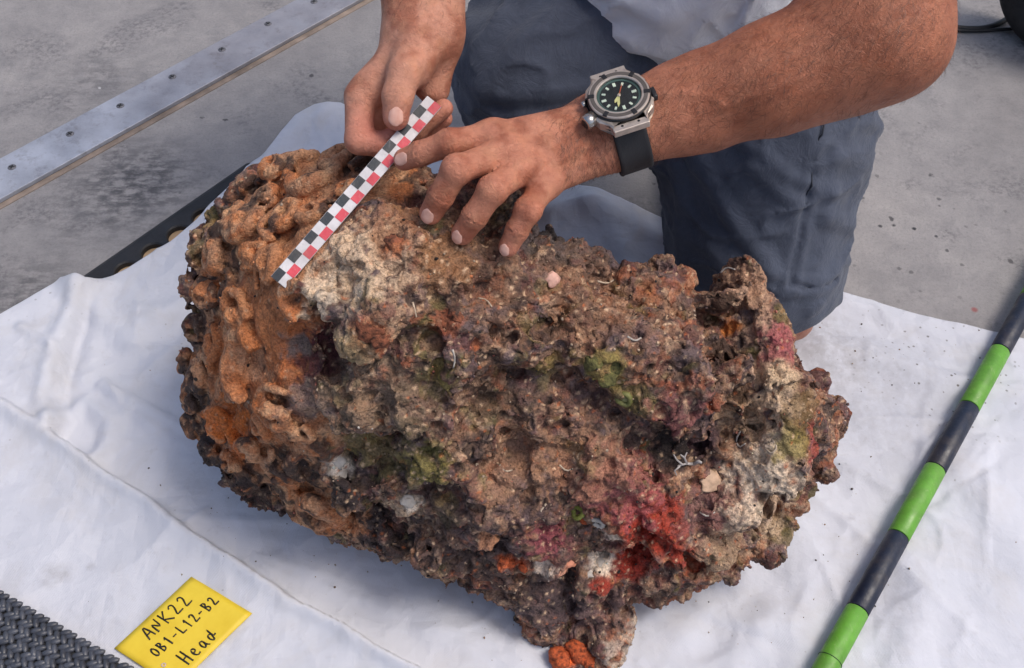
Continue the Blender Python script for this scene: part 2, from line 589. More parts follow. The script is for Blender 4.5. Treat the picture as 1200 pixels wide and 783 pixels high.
# ---- white woven sheet
def mat_sheet():
    m = NT("woven_sheet")
    c = m.ramp(m.noise(5, 5, 0.6), [(0.3, lin(200, 203, 214)), (0.7, lin(215, 217, 227))])
    c = m.mix(m.ramp(m.noise(11, 7, 0.65, dist=0.5), [(0.5, 0.0), (0.78, 0.35)]), c, lin(176, 166, 152))
    c = m.mix(m.ramp(m.noise(60, 6, 0.7), [(0.58, 0.0), (0.8, 0.3)]), c, lin(150, 146, 144))
    sp = m.voro(30).outputs["Distance"]
    c = m.mix(m.ramp(m.math('ADD', sp, m.math('MULTIPLY', m.noise(300, 3), 0.12)), [(0.075, 0.45), (0.10, 0.0)]), c, lin(120, 110, 104))
    # smudge near the tag, sand below the rock
    for (px, py, r, a) in ((62, 676, 0.012, 0.35), (78, 673, 0.010, 0.3), (108, 666, 0.005, 0.55), (120, 735, 0.03, 0.12), (1040, 700, 0.05, 0.2), (1010, 455, 0.10, 0.22), (960, 400, 0.05, 0.25)):
        k = m.math('MULTIPLY', m.sphere_mask(PZ(px, py, 0.012), r, 0.6), m.ramp(m.noise(70, 5, 0.7), [(0.3, 0.0), (0.6, a)]))
        c = m.mix(k, c, lin(112, 104, 98))
    for (px, py, r, a) in ((1090, 420, 0.09, 0.7), (1130, 450, 0.06, 0.8), (60, 340, 0.06, 0.4)):
        s2 = m.voro(85).outputs["Distance"]
        k = m.math('MULTIPLY', m.sphere_mask(PZ(px, py, 0.012), r, 0.6), m.ramp(m.math('ADD', s2, m.math('MULTIPLY', m.noise(400, 3), 0.2)), [(0.19, a), (0.25, 0.0)]))
        c = m.mix(k, c, lin(88, 82, 80))
    # weave
    mp = m.n("Mapping"); m.l(m.co, mp.inputs[0]); mp.inputs["Rotation"].default_value = (0, 0, math.radians(28))
    wv = []
    for d in ('X', 'Y'):
        w = m.n("TexWave", wave_type='BANDS', bands_direction=d); w.inputs["Scale"].default_value = 260
        w.inputs["Distortion"].default_value = 1.2; w.inputs["Detail"].default_value = 1
        m.l(mp.outputs[0], w.inputs["Vector"]); wv.append(w.outputs["Fac"])
    wsum = m.math('ADD', wv[0], wv[1])
    c = m.mix(m.math('MULTIPLY', m.math('SUBTRACT', 1.4, wsum, True), 0.10), c, lin(160, 158, 160))
    m.color(c).rough(m.ramp(m.noise(25, 4), [(0.3, 0.30), (0.7, 0.5)]))
    m.b.inputs["Specular IOR Level"].default_value = 0.5
    b = m.bump(wsum, 0.0003, 0.6)
    vo = m.n("TexVoronoi", feature='F1', distance='MANHATTAN'); vo.inputs["Scale"].default_value = 11; vo.inputs["Detail"].default_value = 2.0
    wp = m.n("Mix", data_type='VECTOR'); wp.inputs[0].default_value = 0.06
    nz = m.n("TexNoise"); nz.inputs["Scale"].default_value = 7; m.l(m.co, nz.inputs["Vector"])
    m.l(m.co, wp.inputs[4]); m.l(nz.outputs["Color"], wp.inputs[5]); m.l(wp.outputs[1], vo.inputs["Vector"])
    b = m.bump(vo.outputs["Distance"], 0.010, 0.35, prev=b)
    b = m.bump(m.noise(70, 5, 0.65), 0.0012, 0.5, prev=b)
    return m.m

def pts2(lst, z=0.0): return np.array([PZ(x, y, z)[:2] for x, y in lst])
back_a, back_b = PZ(1160, 395)[:2], PZ(680, 223)[:2]
corner = PZ(398, 116, .022)[:2]
outline = np.concatenate([pts2([(-160, 452), (0, 375), (40, 351), (74, 331), (104, 336), (150, 312), (200, 281), (240, 247), (275, 215), (305, 180), (330, 148), (345, 131), (368, 121)], 0.02),
                          corner[None], pts2([(680, 223), (700, 226), (780, 262), (980, 345), (1070, 371), (1160, 395), (1330, 428), (1420, 960), (560, 980), (-300, 960)])])

def seg_sd(p, pts):
    """signed distance to open polyline (positive on its left) and arclength"""
    best = np.full(len(p), 9.0); sgn = np.ones(len(p)); arc = np.zeros(len(p)); s0_ = 0
    for a, b in zip(pts[:-1], pts[1:]):
        d = b - a; Ls = np.linalg.norm(d); t = np.clip(((p - a) @ d) / (Ls * Ls), 0, 1)
        q = p - a - t[:, None] * d; r = np.sqrt((q ** 2).sum(1)); c = d[0] * (p[:, 1] - a[1]) - d[1] * (p[:, 0] - a[0])
        m_ = r < best
        best = np.where(m_, r, best); sgn = np.where(m_, np.sign(c), sgn); arc = np.where(m_, s0_ + t * Ls, arc)
        s0_ += Ls
    return best, sgn, arc

def inside(p, poly):
    r = np.zeros(len(p), bool); n = len(poly); j = n - 1
    for i in range(n):
        xi, yi = poly[i]; xj, yj = poly[j]
        c = ((yi > p[:, 1]) != (yj > p[:, 1])) & (p[:, 0] < (xj - xi) * (p[:, 1] - yi) / (yj - yi + 1e-12) + xi)
        r ^= c; j = i
    return r

def sheet_height(p):
    p = np.asarray(p, float)
    p3 = np.concatenate([p, np.zeros((len(p), 1))], 1)
    h = np.full(len(p), 0.006)
    h += 0.006 * fbm(p3 / 0.22, 3, 2) + 0.0008 * fbm(p3 / 0.05 + 4, 9, 2)
    # ridged crumples
    r = 1 - np.abs(fbm(p3 / 0.16 + 9, 21, 2) * 2.0); h += 0.0022 * np.clip(r, 0, 1) ** 12
    r = 1 - np.abs(fbm(p3 / 0.07 + 31, 41, 2) * 2.4); h += 0.0 * r
    # front layer: raised flat layer with a rolled edge
    ln = pts2([(-120, 405), (0, 468), (60, 508), (140, 562), (230, 625), (330, 692), (420, 745), (520, 800), (640, 880)], 0.012)
    d, s, arc = seg_sd(p, ln)
    side = np.where(s < 0, d, -d) + 0.006 * fbm(p3 / 0.09 + 50, 33, 2) + 0.002 * fbm(p3 / 0.02 + 50, 35, 2)          # positive towards the camera
    lay = sstep(-0.001, 0.005, side)
    roll = np.exp(-((side - 0.006) / 0.010) ** 2)
    h = h * (1 - 0.7 * lay) + lay * (0.012 + 0.016 * np.exp(-np.abs(side) / 0.05)) + roll * (0.006 + 0.003 * np.sin(arc * 9)) * lay
    h += -0.004 * np.exp(-((side + 0.02) / 0.018) ** 2) * (1 - lay)
    # left flap: higher, ending in a soft step on its right
    ln = pts2([(74, 326), (104, 340), (80, 400), (58, 470), (66, 500)], 0.01)
    d, s, _ = seg_sd(p, ln)
    side = np.where(s < 0, d, -d)           # + = left of the fold (world left)
    yb = (p[:, 0] < ln[:, 0].max() + 0.05) & (p[:, 1] > ln[-1, 1] - 0.12) 
    fl = sstep(-0.020, 0.001, side) * yb * (1 - lay)
    h += fl * 0.020 + np.exp(-((side - 0.006) / 0.010) ** 2) * 0.006 * yb * (1 - lay)
    # folds: (points, height, width)
    for pts, a, w in ((((118, 450), (160, 470), (216, 500)), 0.007, 0.006), (((62, 500), (100, 470), (130, 492), (118, 532), (98, 540)), 0.010, 0.012),
                      (((30, 392), (62, 410), (66, 415)), 0.006, 0.006),
                      (((120, 340), (108, 400), (100, 440)), 0.007, 0.016), (((150, 360), (190, 375), (215, 360)), 0.006, 0.014),
                      (((960, 405), (1060, 430), (1200, 470), (1320, 500)), 0.011, 0.028), (((990, 350), (1090, 388), (1200, 420)), 0.004, 0.012),
                      (((1010, 480), (1100, 520), (1210, 640)), 0.007, 0.030), (((905, 720), (880, 760), (850, 800)), 0.008, 0.02),
                      (((800, 740), (830, 720), (880, 735)), 0.006, 0.018), (((930, 620), (950, 690), (930, 770)), 0.008, 0.026), (((1060, 640), (1080, 700), (1060, 790)), 0.007, 0.022),
                      (((340, 650), (430, 705), (520, 745), (600, 770)), 0.006, 0.03), (((270, 585), (360, 660), (480, 725)), -0.004, 0.02),
                      (((690, 235), (720, 265), (740, 310)), 0.010, 0.022), (((640, 245), (700, 240), (770, 275)), 0.008, 0.02),
                      (((250, 245), (300, 200), (335, 160), (380, 135)), 0.006, 0.02)):
        d, s, arc = seg_sd(p, pts2(pts, 0.012))
        h += a * np.exp(-(d / w) ** 2) * (1 - lay * (pts[0][0] < 300))
    # sharp creases of stiff plastic: straight kinks, v-shaped
    rs_ = np.random.default_rng(5)
    for px, py, an, ln_, hh in [(rs_.uniform(20, 320), rs_.uniform(340, 640), rs_.uniform(-60, 60), rs_.uniform(.04, .14), rs_.uniform(-.006, .010)) for _ in range(24)] + [(rs_.uniform(820, 1200), rs_.uniform(400, 760), rs_.uniform(-80, 80), rs_.uniform(.06, .22), rs_.uniform(-.006, .009)) for _ in range(34)] + [(rs_.uniform(300, 660), rs_.uniform(640, 780), rs_.uniform(-60, -10), rs_.uniform(.06, .2), rs_.uniform(-.003, .005)) for _ in range(9)]:
        c_ = PZ(px, py, .012)[:2]; d_ = np.array([math.cos(math.radians(an)), math.sin(math.radians(an))]); q = p - c_
        al = q @ d_; ac = q @ np.array([-d_[1], d_[0]]) + 0.03 * (al / ln_) ** 2 * ln_
        h += hh * np.exp(-np.abs(ac) / .008) * np.exp(-(al / ln_) ** 2 * 2) * (1 - .6 * lay)
    # raised far-left corner
    dc = np.sqrt(((p - pts2([(372, 128)])[0]) ** 2).sum(1))
    h += 0.012 * np.exp(-(dc / 0.07) ** 2)
    # lies over the rubber mat
    rel = p - e0[:2]
    on = sstep(-0.01, 0.02, rel @ en[:2]) * sstep(0.17, 0.12, rel @ en[:2]) * sstep(-0.03, 0.0, rel @ ed[:2]) * sstep(ncell * cell + 0.04, ncell * cell, rel @ ed[:2])
    h = np.maximum(h, 0.0045) + on * 0.0125
    return h

hs = 0.0036
x0, x1, y0, y1 = outline[:, 0].min(), min(outline[:, 0].max(), 0.85), max(outline[:, 1].min(), 0.18), outline[:, 1].max()
V, F = ngrid(x0, x1, y0, y1, int((x1 - x0) / hs), int((y1 - y0) / hs))
ins = inside(V[:, :2], outline)
d, s, _ = seg_sd(V[:, :2], np.concatenate([outline, outline[:1]]))
keep = ins[F].any(1)
V2 = V.copy()
snap = ~ins & (d < hs * 1.6)
# snap to the closest outline point
bestq = V[:, :2].copy(); bd = np.full(len(V), 9.0)
for a, b in zip(outline, np.roll(outline, -1, 0)):
    dd = b - a; t = np.clip(((V[:, :2] - a) @ dd) / (dd @ dd), 0, 1); q = a + t[:, None] * dd
    r = np.sqrt(((V[:, :2] - q) ** 2).sum(1)); m_ = r < bd
    bd = np.where(m_, r, bd); bestq[m_] = q[m_]
V2[snap, :2] = bestq[snap]
F = F[keep]
used = np.unique(F); remap = np.full(len(V2), -1); remap[used] = np.arange(len(used))
V2 = V2[used]; F = remap[F]
V2[:, 2] = sheet_height(V2[:, :2])
sheet = link("plastic_sheet", mesh_np("plastic_sheet", V2, F), mat_sheet())
tag(sheet, "white woven plastic sheet spread under the encrusted lump, wrinkled and scuffed", "sheet")
md = sheet.modifiers.new("thick", 'SOLIDIFY'); md.thickness = 0.0012; md.offset = 0

def sheet_z(p):
    return float(sheet_height(np.array([p[:2]]))[0])
print("setting", round(time.time() - T0, 1))


# ================================================================== ENCRUSTED HEAD
RC = np.array([600.0, 450.0])
ROUT = [(205, 325, .24), (208, 352, .22), (222, 400, .19), (213, 450, .15), (220, 500, .12), (250, 555, .09), (300, 590, .08), (360, 610, .08), (400, 633, .08), (440, 640, .08), (480, 660, .07),
        (510, 685, .06), (570, 700, .06), (610, 710, .05), (636, 735, .035), (642, 765, .015), (660, 800, .0), (700, 800, .0), (722, 775, .01), (745, 742, .03), (770, 722, .05), (795, 700, .06), (830, 690, .07),
        (870, 675, .08), (910, 640, .09), (945, 600, .10), (970, 570, .11), (993, 535, .12), (998, 500, .14), (988, 470, .16), (960, 452, .18), (942, 420, .20), (926, 380, .23), (906, 340, .26),
        (880, 320, .285), (850, 312, .30), (830, 322, .30), (790, 322, .31), (770, 308, .315), (755, 324, .32), (730, 318, .33), (700, 298, .34), (670, 274, .355), (640, 246, .375), (600, 222, .395), (560, 205, .405),
        (500, 182, .41), (440, 172, .40), (400, 174, .39), (350, 181, .37), (320, 195, .35), (280, 225, .32), (240, 260, .29), (215, 300, .26)]
RIN = [(330, 330, .395), (290, 280, .36), (400, 240, .41), (450, 300, .43), (500, 262, .422), (539, 286, .417), (594, 304, .402), (470, 215, .415), (500, 400, .385), (600, 400, .365), (700, 400, .34), (800, 400, .31), (870, 420, .285),
       (900, 480, .25), (850, 550, .215), (700, 500, .28), (600, 500, .285), (500, 500, .31), (400, 450, .335), (300, 400, .335), (255, 380, .28), (300, 500, .245), (260, 470, .22), (400, 550, .23), (330, 560, .16),
       (500, 600, .19), (430, 605, .13), (600, 620, .175), (560, 660, .11), (690, 600, .205), (760, 620, .185), (650, 670, .12), (800, 670, .11), (690, 720, .075), (740, 690, .1), (850, 630, .13), (950, 500, .19), (920, 560, .165), (690, 760, .03)]
ctl = np.array(ROUT + RIN, float)
def _tps(r): return np.where(r > 0, r * r * np.log(r + 1e-9), 0)
cxy = ctl[:, :2] / 400.0
K = _tps(np.linalg.norm(cxy[:, None] - cxy[None], axis=2)) + np.eye(len(ctl)) * 0.01
A_ = np.zeros((len(ctl) + 3,) * 2); A_[:len(ctl), :len(ctl)] = K; A_[:len(ctl), -3] = 1; A_[:len(ctl), -2:] = cxy
A_[-3, :len(ctl)] = 1; A_[-2:, :len(ctl)] = cxy.T
wt = np.linalg.solve(A_, np.concatenate([ctl[:, 2], np.zeros(3)]))
def rock_z(px, py):
    q = np.stack([np.ravel(px), np.ravel(py)], 1) / 400.0
    return _tps(np.linalg.norm(q[:, None] - cxy[None], axis=2)) @ wt[:-3] + wt[-3] + q @ wt[-2:]
def RP(px, py):
    return PZ(px, py, float(rock_z(px, py)[0]))
# polar sheet of the side one sees, closed by a tapering skirt down to the sheet
NT_, NR_ = 220, 70
poly = np.array([o[:2] for o in ROUT]); ang = np.linspace(0, 2 * math.pi, NT_, endpoint=False)
Rad = []
for a in ang:
    d = np.array([math.cos(a), math.sin(a)]); best = 0
    for p0, p1 in zip(poly, np.roll(poly, -1, 0)):
        M_ = np.array([d, p0 - p1]).T
        if abs(np.linalg.det(M_)) < 1e-9: continue
        s_, t_ = np.linalg.solve(M_, p0 - RC)
        if s_ > 0 and -1e-6 <= t_ <= 1 + 1e-6: best = max(best, s_)
    Rad.append(best)
Rad = np.array(Rad)
V = [RP(*RC)]
rings = []
for r in np.linspace(0, 1, NR_ + 1)[1:]:
    px = RC[0] + np.cos(ang) * Rad * r; py = RC[1] + np.sin(ang) * Rad * r
    z = rock_z(px, py)
    rings.append(np.array([PZ(x, y, zz) for x, y, zz in zip(px, py, z)]))
rim = rings[-1]; cen = RP(*RC)
SK = 24
for s_ in np.linspace(0, 1, SK + 1)[1:]:
    q = rim.copy(); dz = np.maximum(rim[:, 2] - 0.004, 0) * s_
    q[:, 2] = rim[:, 2] - dz
    rad = rim[:, :2] - cen[:2] - np.array([0, 0.02]); rl = np.linalg.norm(rad, axis=1)
    inw = np.minimum(0.95 * dz + 0.004 * s_, 0.11)
    inw = np.minimum(inw, rl * 0.6)
    backk = sstep(0.22, 0.32, rim[:, 2])          # tall rear side bulges away before it tucks in
    inw = inw * (1 - backk) + backk * (0.03 * s_ ** 3 - 0.055 * np.sin(min(s_ * 1.3, 1.0) * math.pi * 0.62) ** 1.0)
    q[:, :2] = rim[:, :2] - rad / rl[:, None] * inw[:, None]
    rings.append(q)
allv = np.concatenate([np.array(V)] + rings)
bot = len(allv); allv = np.concatenate([allv, [[cen[0], cen[1], 0.004]]])
F = []
for k in range(NT_):
    k2 = (k + 1) % NT_
    F.append((0, 1 + k2, 1 + k, 1 + k)); 
F3 = [(0, 1 + (k + 1) % NT_, 1 + k) for k in range(NT_)]
F4 = []
for i in range(len(rings) - 1):
    for k in range(NT_):
        k2 = (k + 1) % NT_; a = 1 + i * NT_
        F4.append((a + k, a + k2, a + NT_ + k2, a + NT_ + k))
lb = 1 + (len(rings) - 1) * NT_
F3 += [(bot, lb + k, lb + (k + 1) % NT_) for k in range(NT_)]
me = bpy.data.meshes.new("rock0"); me.from_pydata([tuple(v) for v in allv], [], F3 + F4)
bm = bmesh.new(); bm.from_mesh(me); bmesh.ops.recalc_face_normals(bm, faces=bm.faces); bm.to_mesh(me); bm.free()
me = voxel(me, 0.0042)

v = get_v(me); n = get_n(me)
def near(c, r): return np.exp(-(((v - np.asarray(c, np.float32)) ** 2).sum(1)) / (r * r))
def region(lst): 
    s_ = 0
    for px, py, r in lst: s_ = np.maximum(s_, near(RP(px, py), r))
    return s_
LEFT = [(300, 300, .10), (260, 380, .10), (290, 460, .10), (300, 540, .08), (370, 585, .06), (340, 230, .09), (410, 200, .07), (230, 480, .06)]
left = sstep(0.25, 0.6, region(LEFT))
# broad shape and side-ways warp
wv_ = np.stack([fbm(v / 0.075, s_, 2) for s_ in (1, 2, 3)], 1)
disp = 0.020 * fbm(v / 0.13, 5, 2) * (1 - 0.5 * left)
f1, f2, cid = worley(v / 0.074 + 0.3 * wv_, 8)
disp += (0.012 * (0.5 - f1) - 0.013 * np.exp(-(f2 - f1) / 0.06) + 0.012 * (idrand(cid, 2) - 0.5)) * (1 - 0.85 * left)
f1, f2, cid = worley(v / 0.036 + 0.3 * wv_, 18)
disp += (0.005 * (0.5 - f1) - 0.007 * np.exp(-(f2 - f1) / 0.08) + 0.008 * (idrand(cid, 2) - 0.5)) * (1 - 0.55 * left)
r = 1 - np.abs(fbm(v / 0.12 + 3, 51, 2) * 2.6)
disp -= 0.022 * np.clip(r, 0, 1) ** 5 * (1 - 0.8 * left)
disp += (0.010 * fbm(v / 0.035 + 13, 65, 3, 0.6) + 0.004 * (1 - 2.2 * np.abs(fbm(v / 0.03 + 23, 75, 2)))) * (1 - 0.75 * left)
touch = region([(504, 258, .03), (539, 282, .03), (594, 298, .03), (335, 325, .035), (400, 250, .03), (450, 200, .03)])
disp *= (1 - 0.85 * np.clip(touch, 0, 1))
disp += 0.003
set_v(me, v + n * disp[:, None] + 0.010 * wv_ * (1 - np.clip(touch, 0, 1))[:, None])
v = get_v(me); n = get_n(me)
# grooves, hollows, ridges (surface points of the photograph)
bvh1 = make_bvh(me)
def SPt(x, y): return bvh_pt(bvh1, x, y, RP(x, y))
def pl(lst): return [SPt(x, y) for x, y in lst]
d3 = -0.005 * left.astype(np.float32)
for pts, w, a in ((((838, 338), (848, 380), (852, 420), (858, 470), (866, 500)), .015, -.080), (((905, 440), (925, 470), (932, 500)), .010, -.022),
                  (((895, 556), (890, 585), (884, 614)), .009, -.055), (((350, 390), (345, 430), (352, 470)), .007, -.012),
                  (((560, 500), (548, 460), (570, 430)), .008, -.02), (((590, 400), (640, 380), (665, 350)), .008, -.016), (((690, 480), (760, 500)), .008, -.012),
                  (((700, 660), (760, 665), (810, 655)), .012, -.016), (((400, 610), (450, 600), (500, 640)), .01, -.014),
                  (((500, 575), (560, 600), (620, 600)), .01, -.010),
                  (((862, 330), (888, 370), (905, 420), (912, 470), (902, 540)), .017, .026), (((905, 470), (905, 540), (872, 600)), .018, .018), (((690, 640), (620, 640), (600, 600)), .014, .010),
                  (((800, 340), (815, 400), (830, 460)), .016, .009), (((690, 310), (650, 280), (620, 262)), .014, .010)):
    d3 += a * np.exp(-(pdist(v, pl(pts)) / w) ** 2)
for px, py, r_, a in ((585, 398, .012, -.018), (655, 378, .012, -.016), (548, 455, .012, -.020), (430, 468, .011, -.014), (735, 515, .012, -.016), (505, 400, .010, -.014), (610, 520, .013, -.014), (530, 590, .014, -.016), (675, 560, .010, -.012), (640, 262, .018, -.024), (665, 290, .014, -.016), (560, 470, .02, -.012), (470, 480, .025, -.008), (680, 460, .03, -.008), (790, 527, .022, -.045), (762, 522, .014, -.022), (825, 530, .012, -.03), (382, 425, .016, -.026), (388, 400, .012, -.016), (745, 655, .014, -.018), (850, 390, .010, -.02), (470, 445, .007, -.012),
                      (625, 712, .02, .010), (640, 740, .016, .008), (420, 400, .018, .014), (950, 500, .03, .010), (280, 610, .02, -.01), (700, 430, .013, .006), (495, 545, .018, .006), (720, 590, .03, .008), (930, 440, .01, .01),
                      (545, 330, .03, .004), (860, 330, .02, .008)):
    d3 += a * near(SPt(px, py), r_)
v = v + n * d3[:, None]
set_v(me, v); n = get_n(me)
# hair curls of the statue under the crust: coiled ridges
bvh1 = make_bvh(me)
CURLS = [(300, 268, .021, 1), (338, 262, .017, -1), (262, 300, .019, 1), (247, 347, .018, -1), (292, 372, .018, 1), (322, 318, .016, -1), (297, 432, .024, 1), (258, 405, .017, -1), (330, 478, .019, 1), (242, 440, .018, 1),
         (378, 585, .028, 1), (302, 522, .019, -1), (262, 498, .019, 1), (330, 205, .019, 1), (368, 212, .018, -1), (300, 222, .018, 1), (402, 196, .018, 1), (232, 385, .015, -1), (330, 545, .017, 1), (440, 600, .016, -1), (275, 540, .015, 1), (360, 540, .014, -1), (310, 575, .014, 1), (375, 255, .015, 1)]
CURLS += [(222, 340, .014, 1), (215, 420, .014, -1), (228, 470, .014, 1), (350, 350, .013, -1), (275, 340, .014, -1), (318, 235, .014, -1), (282, 252, .013, -1), (420, 225, .014, 1), (350, 190, .014, -1), (245, 310, .013, 1), (275, 455, .014, -1), (345, 500, .014, -1), (310, 495, .013, 1),
          (345, 575, .014, -1), (415, 610, .014, 1), (405, 575, .014, -1), (470, 625, .015, 1), (500, 650, .014, -1), (288, 560, .014, -1), (250, 525, .014, -1), (455, 575, .012, 1), (300, 300, .013, 1), (265, 270, .013, -1), (228, 500, .013, 1)]
cv_all, cf_all = [], []; coff = len(v)
rgc = np.random.default_rng(17)
bvh1 = make_bvh(me)
for px, py, R_, hd in CURLS:
    R_ *= 1.45
    c = SPt(px, py); near_ = ((v - c.astype(np.float32)) ** 2).sum(1) < (R_ * 1.2) ** 2
    if near_.sum() < 3: continue
    nn = nrm(n[near_].mean(0) * 0.8 + CB * 0.2)
    x = nrm(np.cross(nn, [0.3, 0.2, 1])); y = np.cross(nn, x)
    ph = rgc.uniform(0, 6.28); coil = rgc.random() < .72; turns = rgc.uniform(1.25, 1.6) if coil else rgc.uniform(.45, .8); sq = rgc.uniform(.6, .95); rot = rgc.uniform(0, 3.14)
    xr, yr = x * math.cos(rot) + y * math.sin(rot), -x * math.sin(rot) + y * math.cos(rot)
    pts, rad = [], []
    for k in range(34):
        f_ = k / 33; th = ph + hd * turns * 2 * math.pi * f_
        rr = R_ * ((1.12 - 1.0 * f_ ** .85) if coil else (1.15 - .55 * f_)) * (1 + .10 * math.sin(th * 2.3 + px))
        base = c + xr * rr * math.cos(th) + yr * sq * rr * math.sin(th)
        hit = bvh1.find_nearest(Vector(base))[0]
        q = np.array(hit) + nn * (R_ * ((.30 if px > 240 else .18) + .12 * f_))
        pts.append(q); rad.append(R_ * ((.235 if coil else .27) + .04 * math.sin(f_ * 9 + ph)) * (0.6 + .5 * min(1, f_ * 3)) * ((1.0 if f_ < .85 else 1.5) if coil else 1.25 - .5 * abs(f_ - .5)))
    t_ = tube_mesh("t", pts, rad, 8)
    tv = get_v(t_); tf = [tuple(pp.vertices) for pp in t_.polygons]
    cv_all.append(tv); cf_all += [tuple(i + coff for i in f_) for f_ in tf]; coff += len(tv); bpy.data.meshes.remove(t_)
_lt = np.empty(len(me.loops), np.int32); me.loops.foreach_get("vertex_index", _lt)
me2 = bpy.data.meshes.new("rock1")
me2.from_pydata(np.concatenate([v] + cv_all).tolist(), [], _lt.reshape(-1, 4).tolist() + cf_all)
me = me2
me = voxel(me, 0.0019)
v = get_v(me); n = get_n(me)
left = sstep(0.25, 0.6, region(LEFT))
print("rock verts", len(v), round(time.time() - T0, 1))
# crust: knobs, pits, grit
wv_ = np.stack([fbm(v / 0.016, s_ + 70, 2) for s_ in (1, 2, 3)], 1)
f1a, f2a, cida = worley(v / 0.013 + 0.35 * wv_, 28)
f1b, f2b, cidb = worley(v / 0.0058 + 0.3 * wv_, 38)
g1 = fbm(v / 0.02, 81, 4, 0.6); g2 = perlin(v / 0.004, 91)
f1h, _, cidh = worley(v / 0.017 + 0.2 * wv_, 48)
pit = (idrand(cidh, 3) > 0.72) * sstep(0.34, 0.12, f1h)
fine = 0.0040 * (0.5 - f1a) * (0.2 + 1.5 * idrand(cida, 5)) + 0.0022 * (0.5 - f1b) * (0.1 + 1.6 * idrand(cidb, 6)) + 0.0040 * g1 + 0.0008 * g2
vary = 0.25 + 0.85 * sstep(-0.15, 0.25, fbm(v / 0.05 + 77, 85, 2))
fine *= (1 - 0.75 * left) * vary
fine -= 0.0060 * pit * (1 - 0.7 * left)
r = 1 - np.abs(fbm(v / 0.022 + 5, 101, 3) * 2.4); fine -= 0.0042 * np.clip(r, 0, 1) ** 4 * (1 - 0.85 * left)
vv = v + n * fine[:, None] + 0.0018 * wv_ * (1 - 0.6 * left)[:, None]
vv[:, 2] = np.maximum(vv[:, 2], 0.003)
set_v(me, vv)

# ---- colours of the crust (its own pigments: algae, sponge, lime, rust; shade painted into hollows and pits)
def C(*a): return np.array(lin(*a), np.float32)
N = len(v)
def mixc(col, c, m_): return col * (1 - m_[:, None]) + np.asarray(c, np.float32) * m_[:, None]
ra, rb = idrand(cida, 11), idrand(cidb, 12)
g3 = fbm(v / 0.045 + 11, 111, 4); g4 = fbm(v / 0.018 + 5, 121, 3); g5 = fbm(v / 0.009 + 2, 131, 3); g6 = fbm(v / 0.028 + 41, 141, 4, 0.6)
col = np.tile(C(128, 104, 92), (N, 1))
col = mixc(col, C(158, 130, 112), sstep(-0.1, 0.35, g3))
col = mixc(col, C(96, 78, 72), sstep(0.05, 0.35, g6))
pal = np.stack([C(174, 145, 122), C(112, 90, 80), C(150, 112, 88), C(82, 70, 70), C(198, 176, 156), C(128, 82, 62), C(104, 84, 88), C(140, 120, 110)])
col = col * 0.5 + pal[(rb * 7.99).astype(int)] * 0.5 * 0.85 + col * 0.05
pc = pal[(ra * 7.99).astype(int)]
col = mixc(col, pc, 0.3 * np.ones(N, np.float32))
dark = sstep(0.0, 0.2, fbm(v / 0.035 + 71, 151, 4, 0.68))
col = mixc(col, C(52, 45, 49), dark * 0.8)
col = mixc(col, C(104, 94, 104), sstep(0.1, 0.3, fbm(v / 0.03 + 371, 153, 4, 0.65)) * 0.6)
col = mixc(col, C(92, 54, 58), sstep(0.12, 0.3, fbm(v / 0.03 + 91, 161, 4, 0.6)) * 0.55)
col = mixc(col, C(176, 98, 58), sstep(0.26, 0.4, fbm(v / 0.026 + 191, 171, 4, 0.6)) * 0.3)
col = mixc(col, C(112, 110, 62), sstep(0.2, 0.38, fbm(v / 0.04 + 291, 181, 3, 0.6)) * 0.45)
# left: rust-orange curls with tan crust
lc = np.tile(C(166, 130, 106), (N, 1))
lc = mixc(lc, C(172, 112, 74), sstep(-0.08, 0.28, g3) * .9)
lc = mixc(lc, C(186, 152, 124), sstep(0.02, 0.3, g6) * 0.8)
lc = mixc(lc, C(140, 92, 66), sstep(0.1, 0.3, g4) * 0.6)
lc = mixc(lc, C(56, 47, 47), sstep(0.12, 0.24, fbm(v / 0.03 + 55, 191, 4, 0.6)) * 0.85)
lc = lc * (0.93 + 0.14 * rb)[:, None]
lm = sstep(0.3, 0.6, left + 0.25 * g4)
col = mixc(col, lc, lm)
bvh2 = make_bvh(me)
def patch(px, py, r_, c, a=1.0, soft=0.35, nz=0.5, cell=None):
    global col
    d_ = np.sqrt(((v - bvh_pt(bvh2, px, py, RP(px, py)).astype(np.float32)) ** 2).sum(1)) / r_
    m_ = sstep(1 + soft, 1 - soft, d_ + nz * (g4 * 1.2 + g5 * 0.8)) * a
    col = mixc(col, c, m_)
DK = C(52, 46, 50)
for px, py, r_ in ((225, 470, .03), (245, 540, .03), (300, 580, .03), (350, 560, .025), (400, 580, .03), (290, 490, .018), (450, 640, .03), (215, 395, .012), (270, 520, .02)):
    patch(px, py, r_, DK, 0.9, 0.3, 1.4)
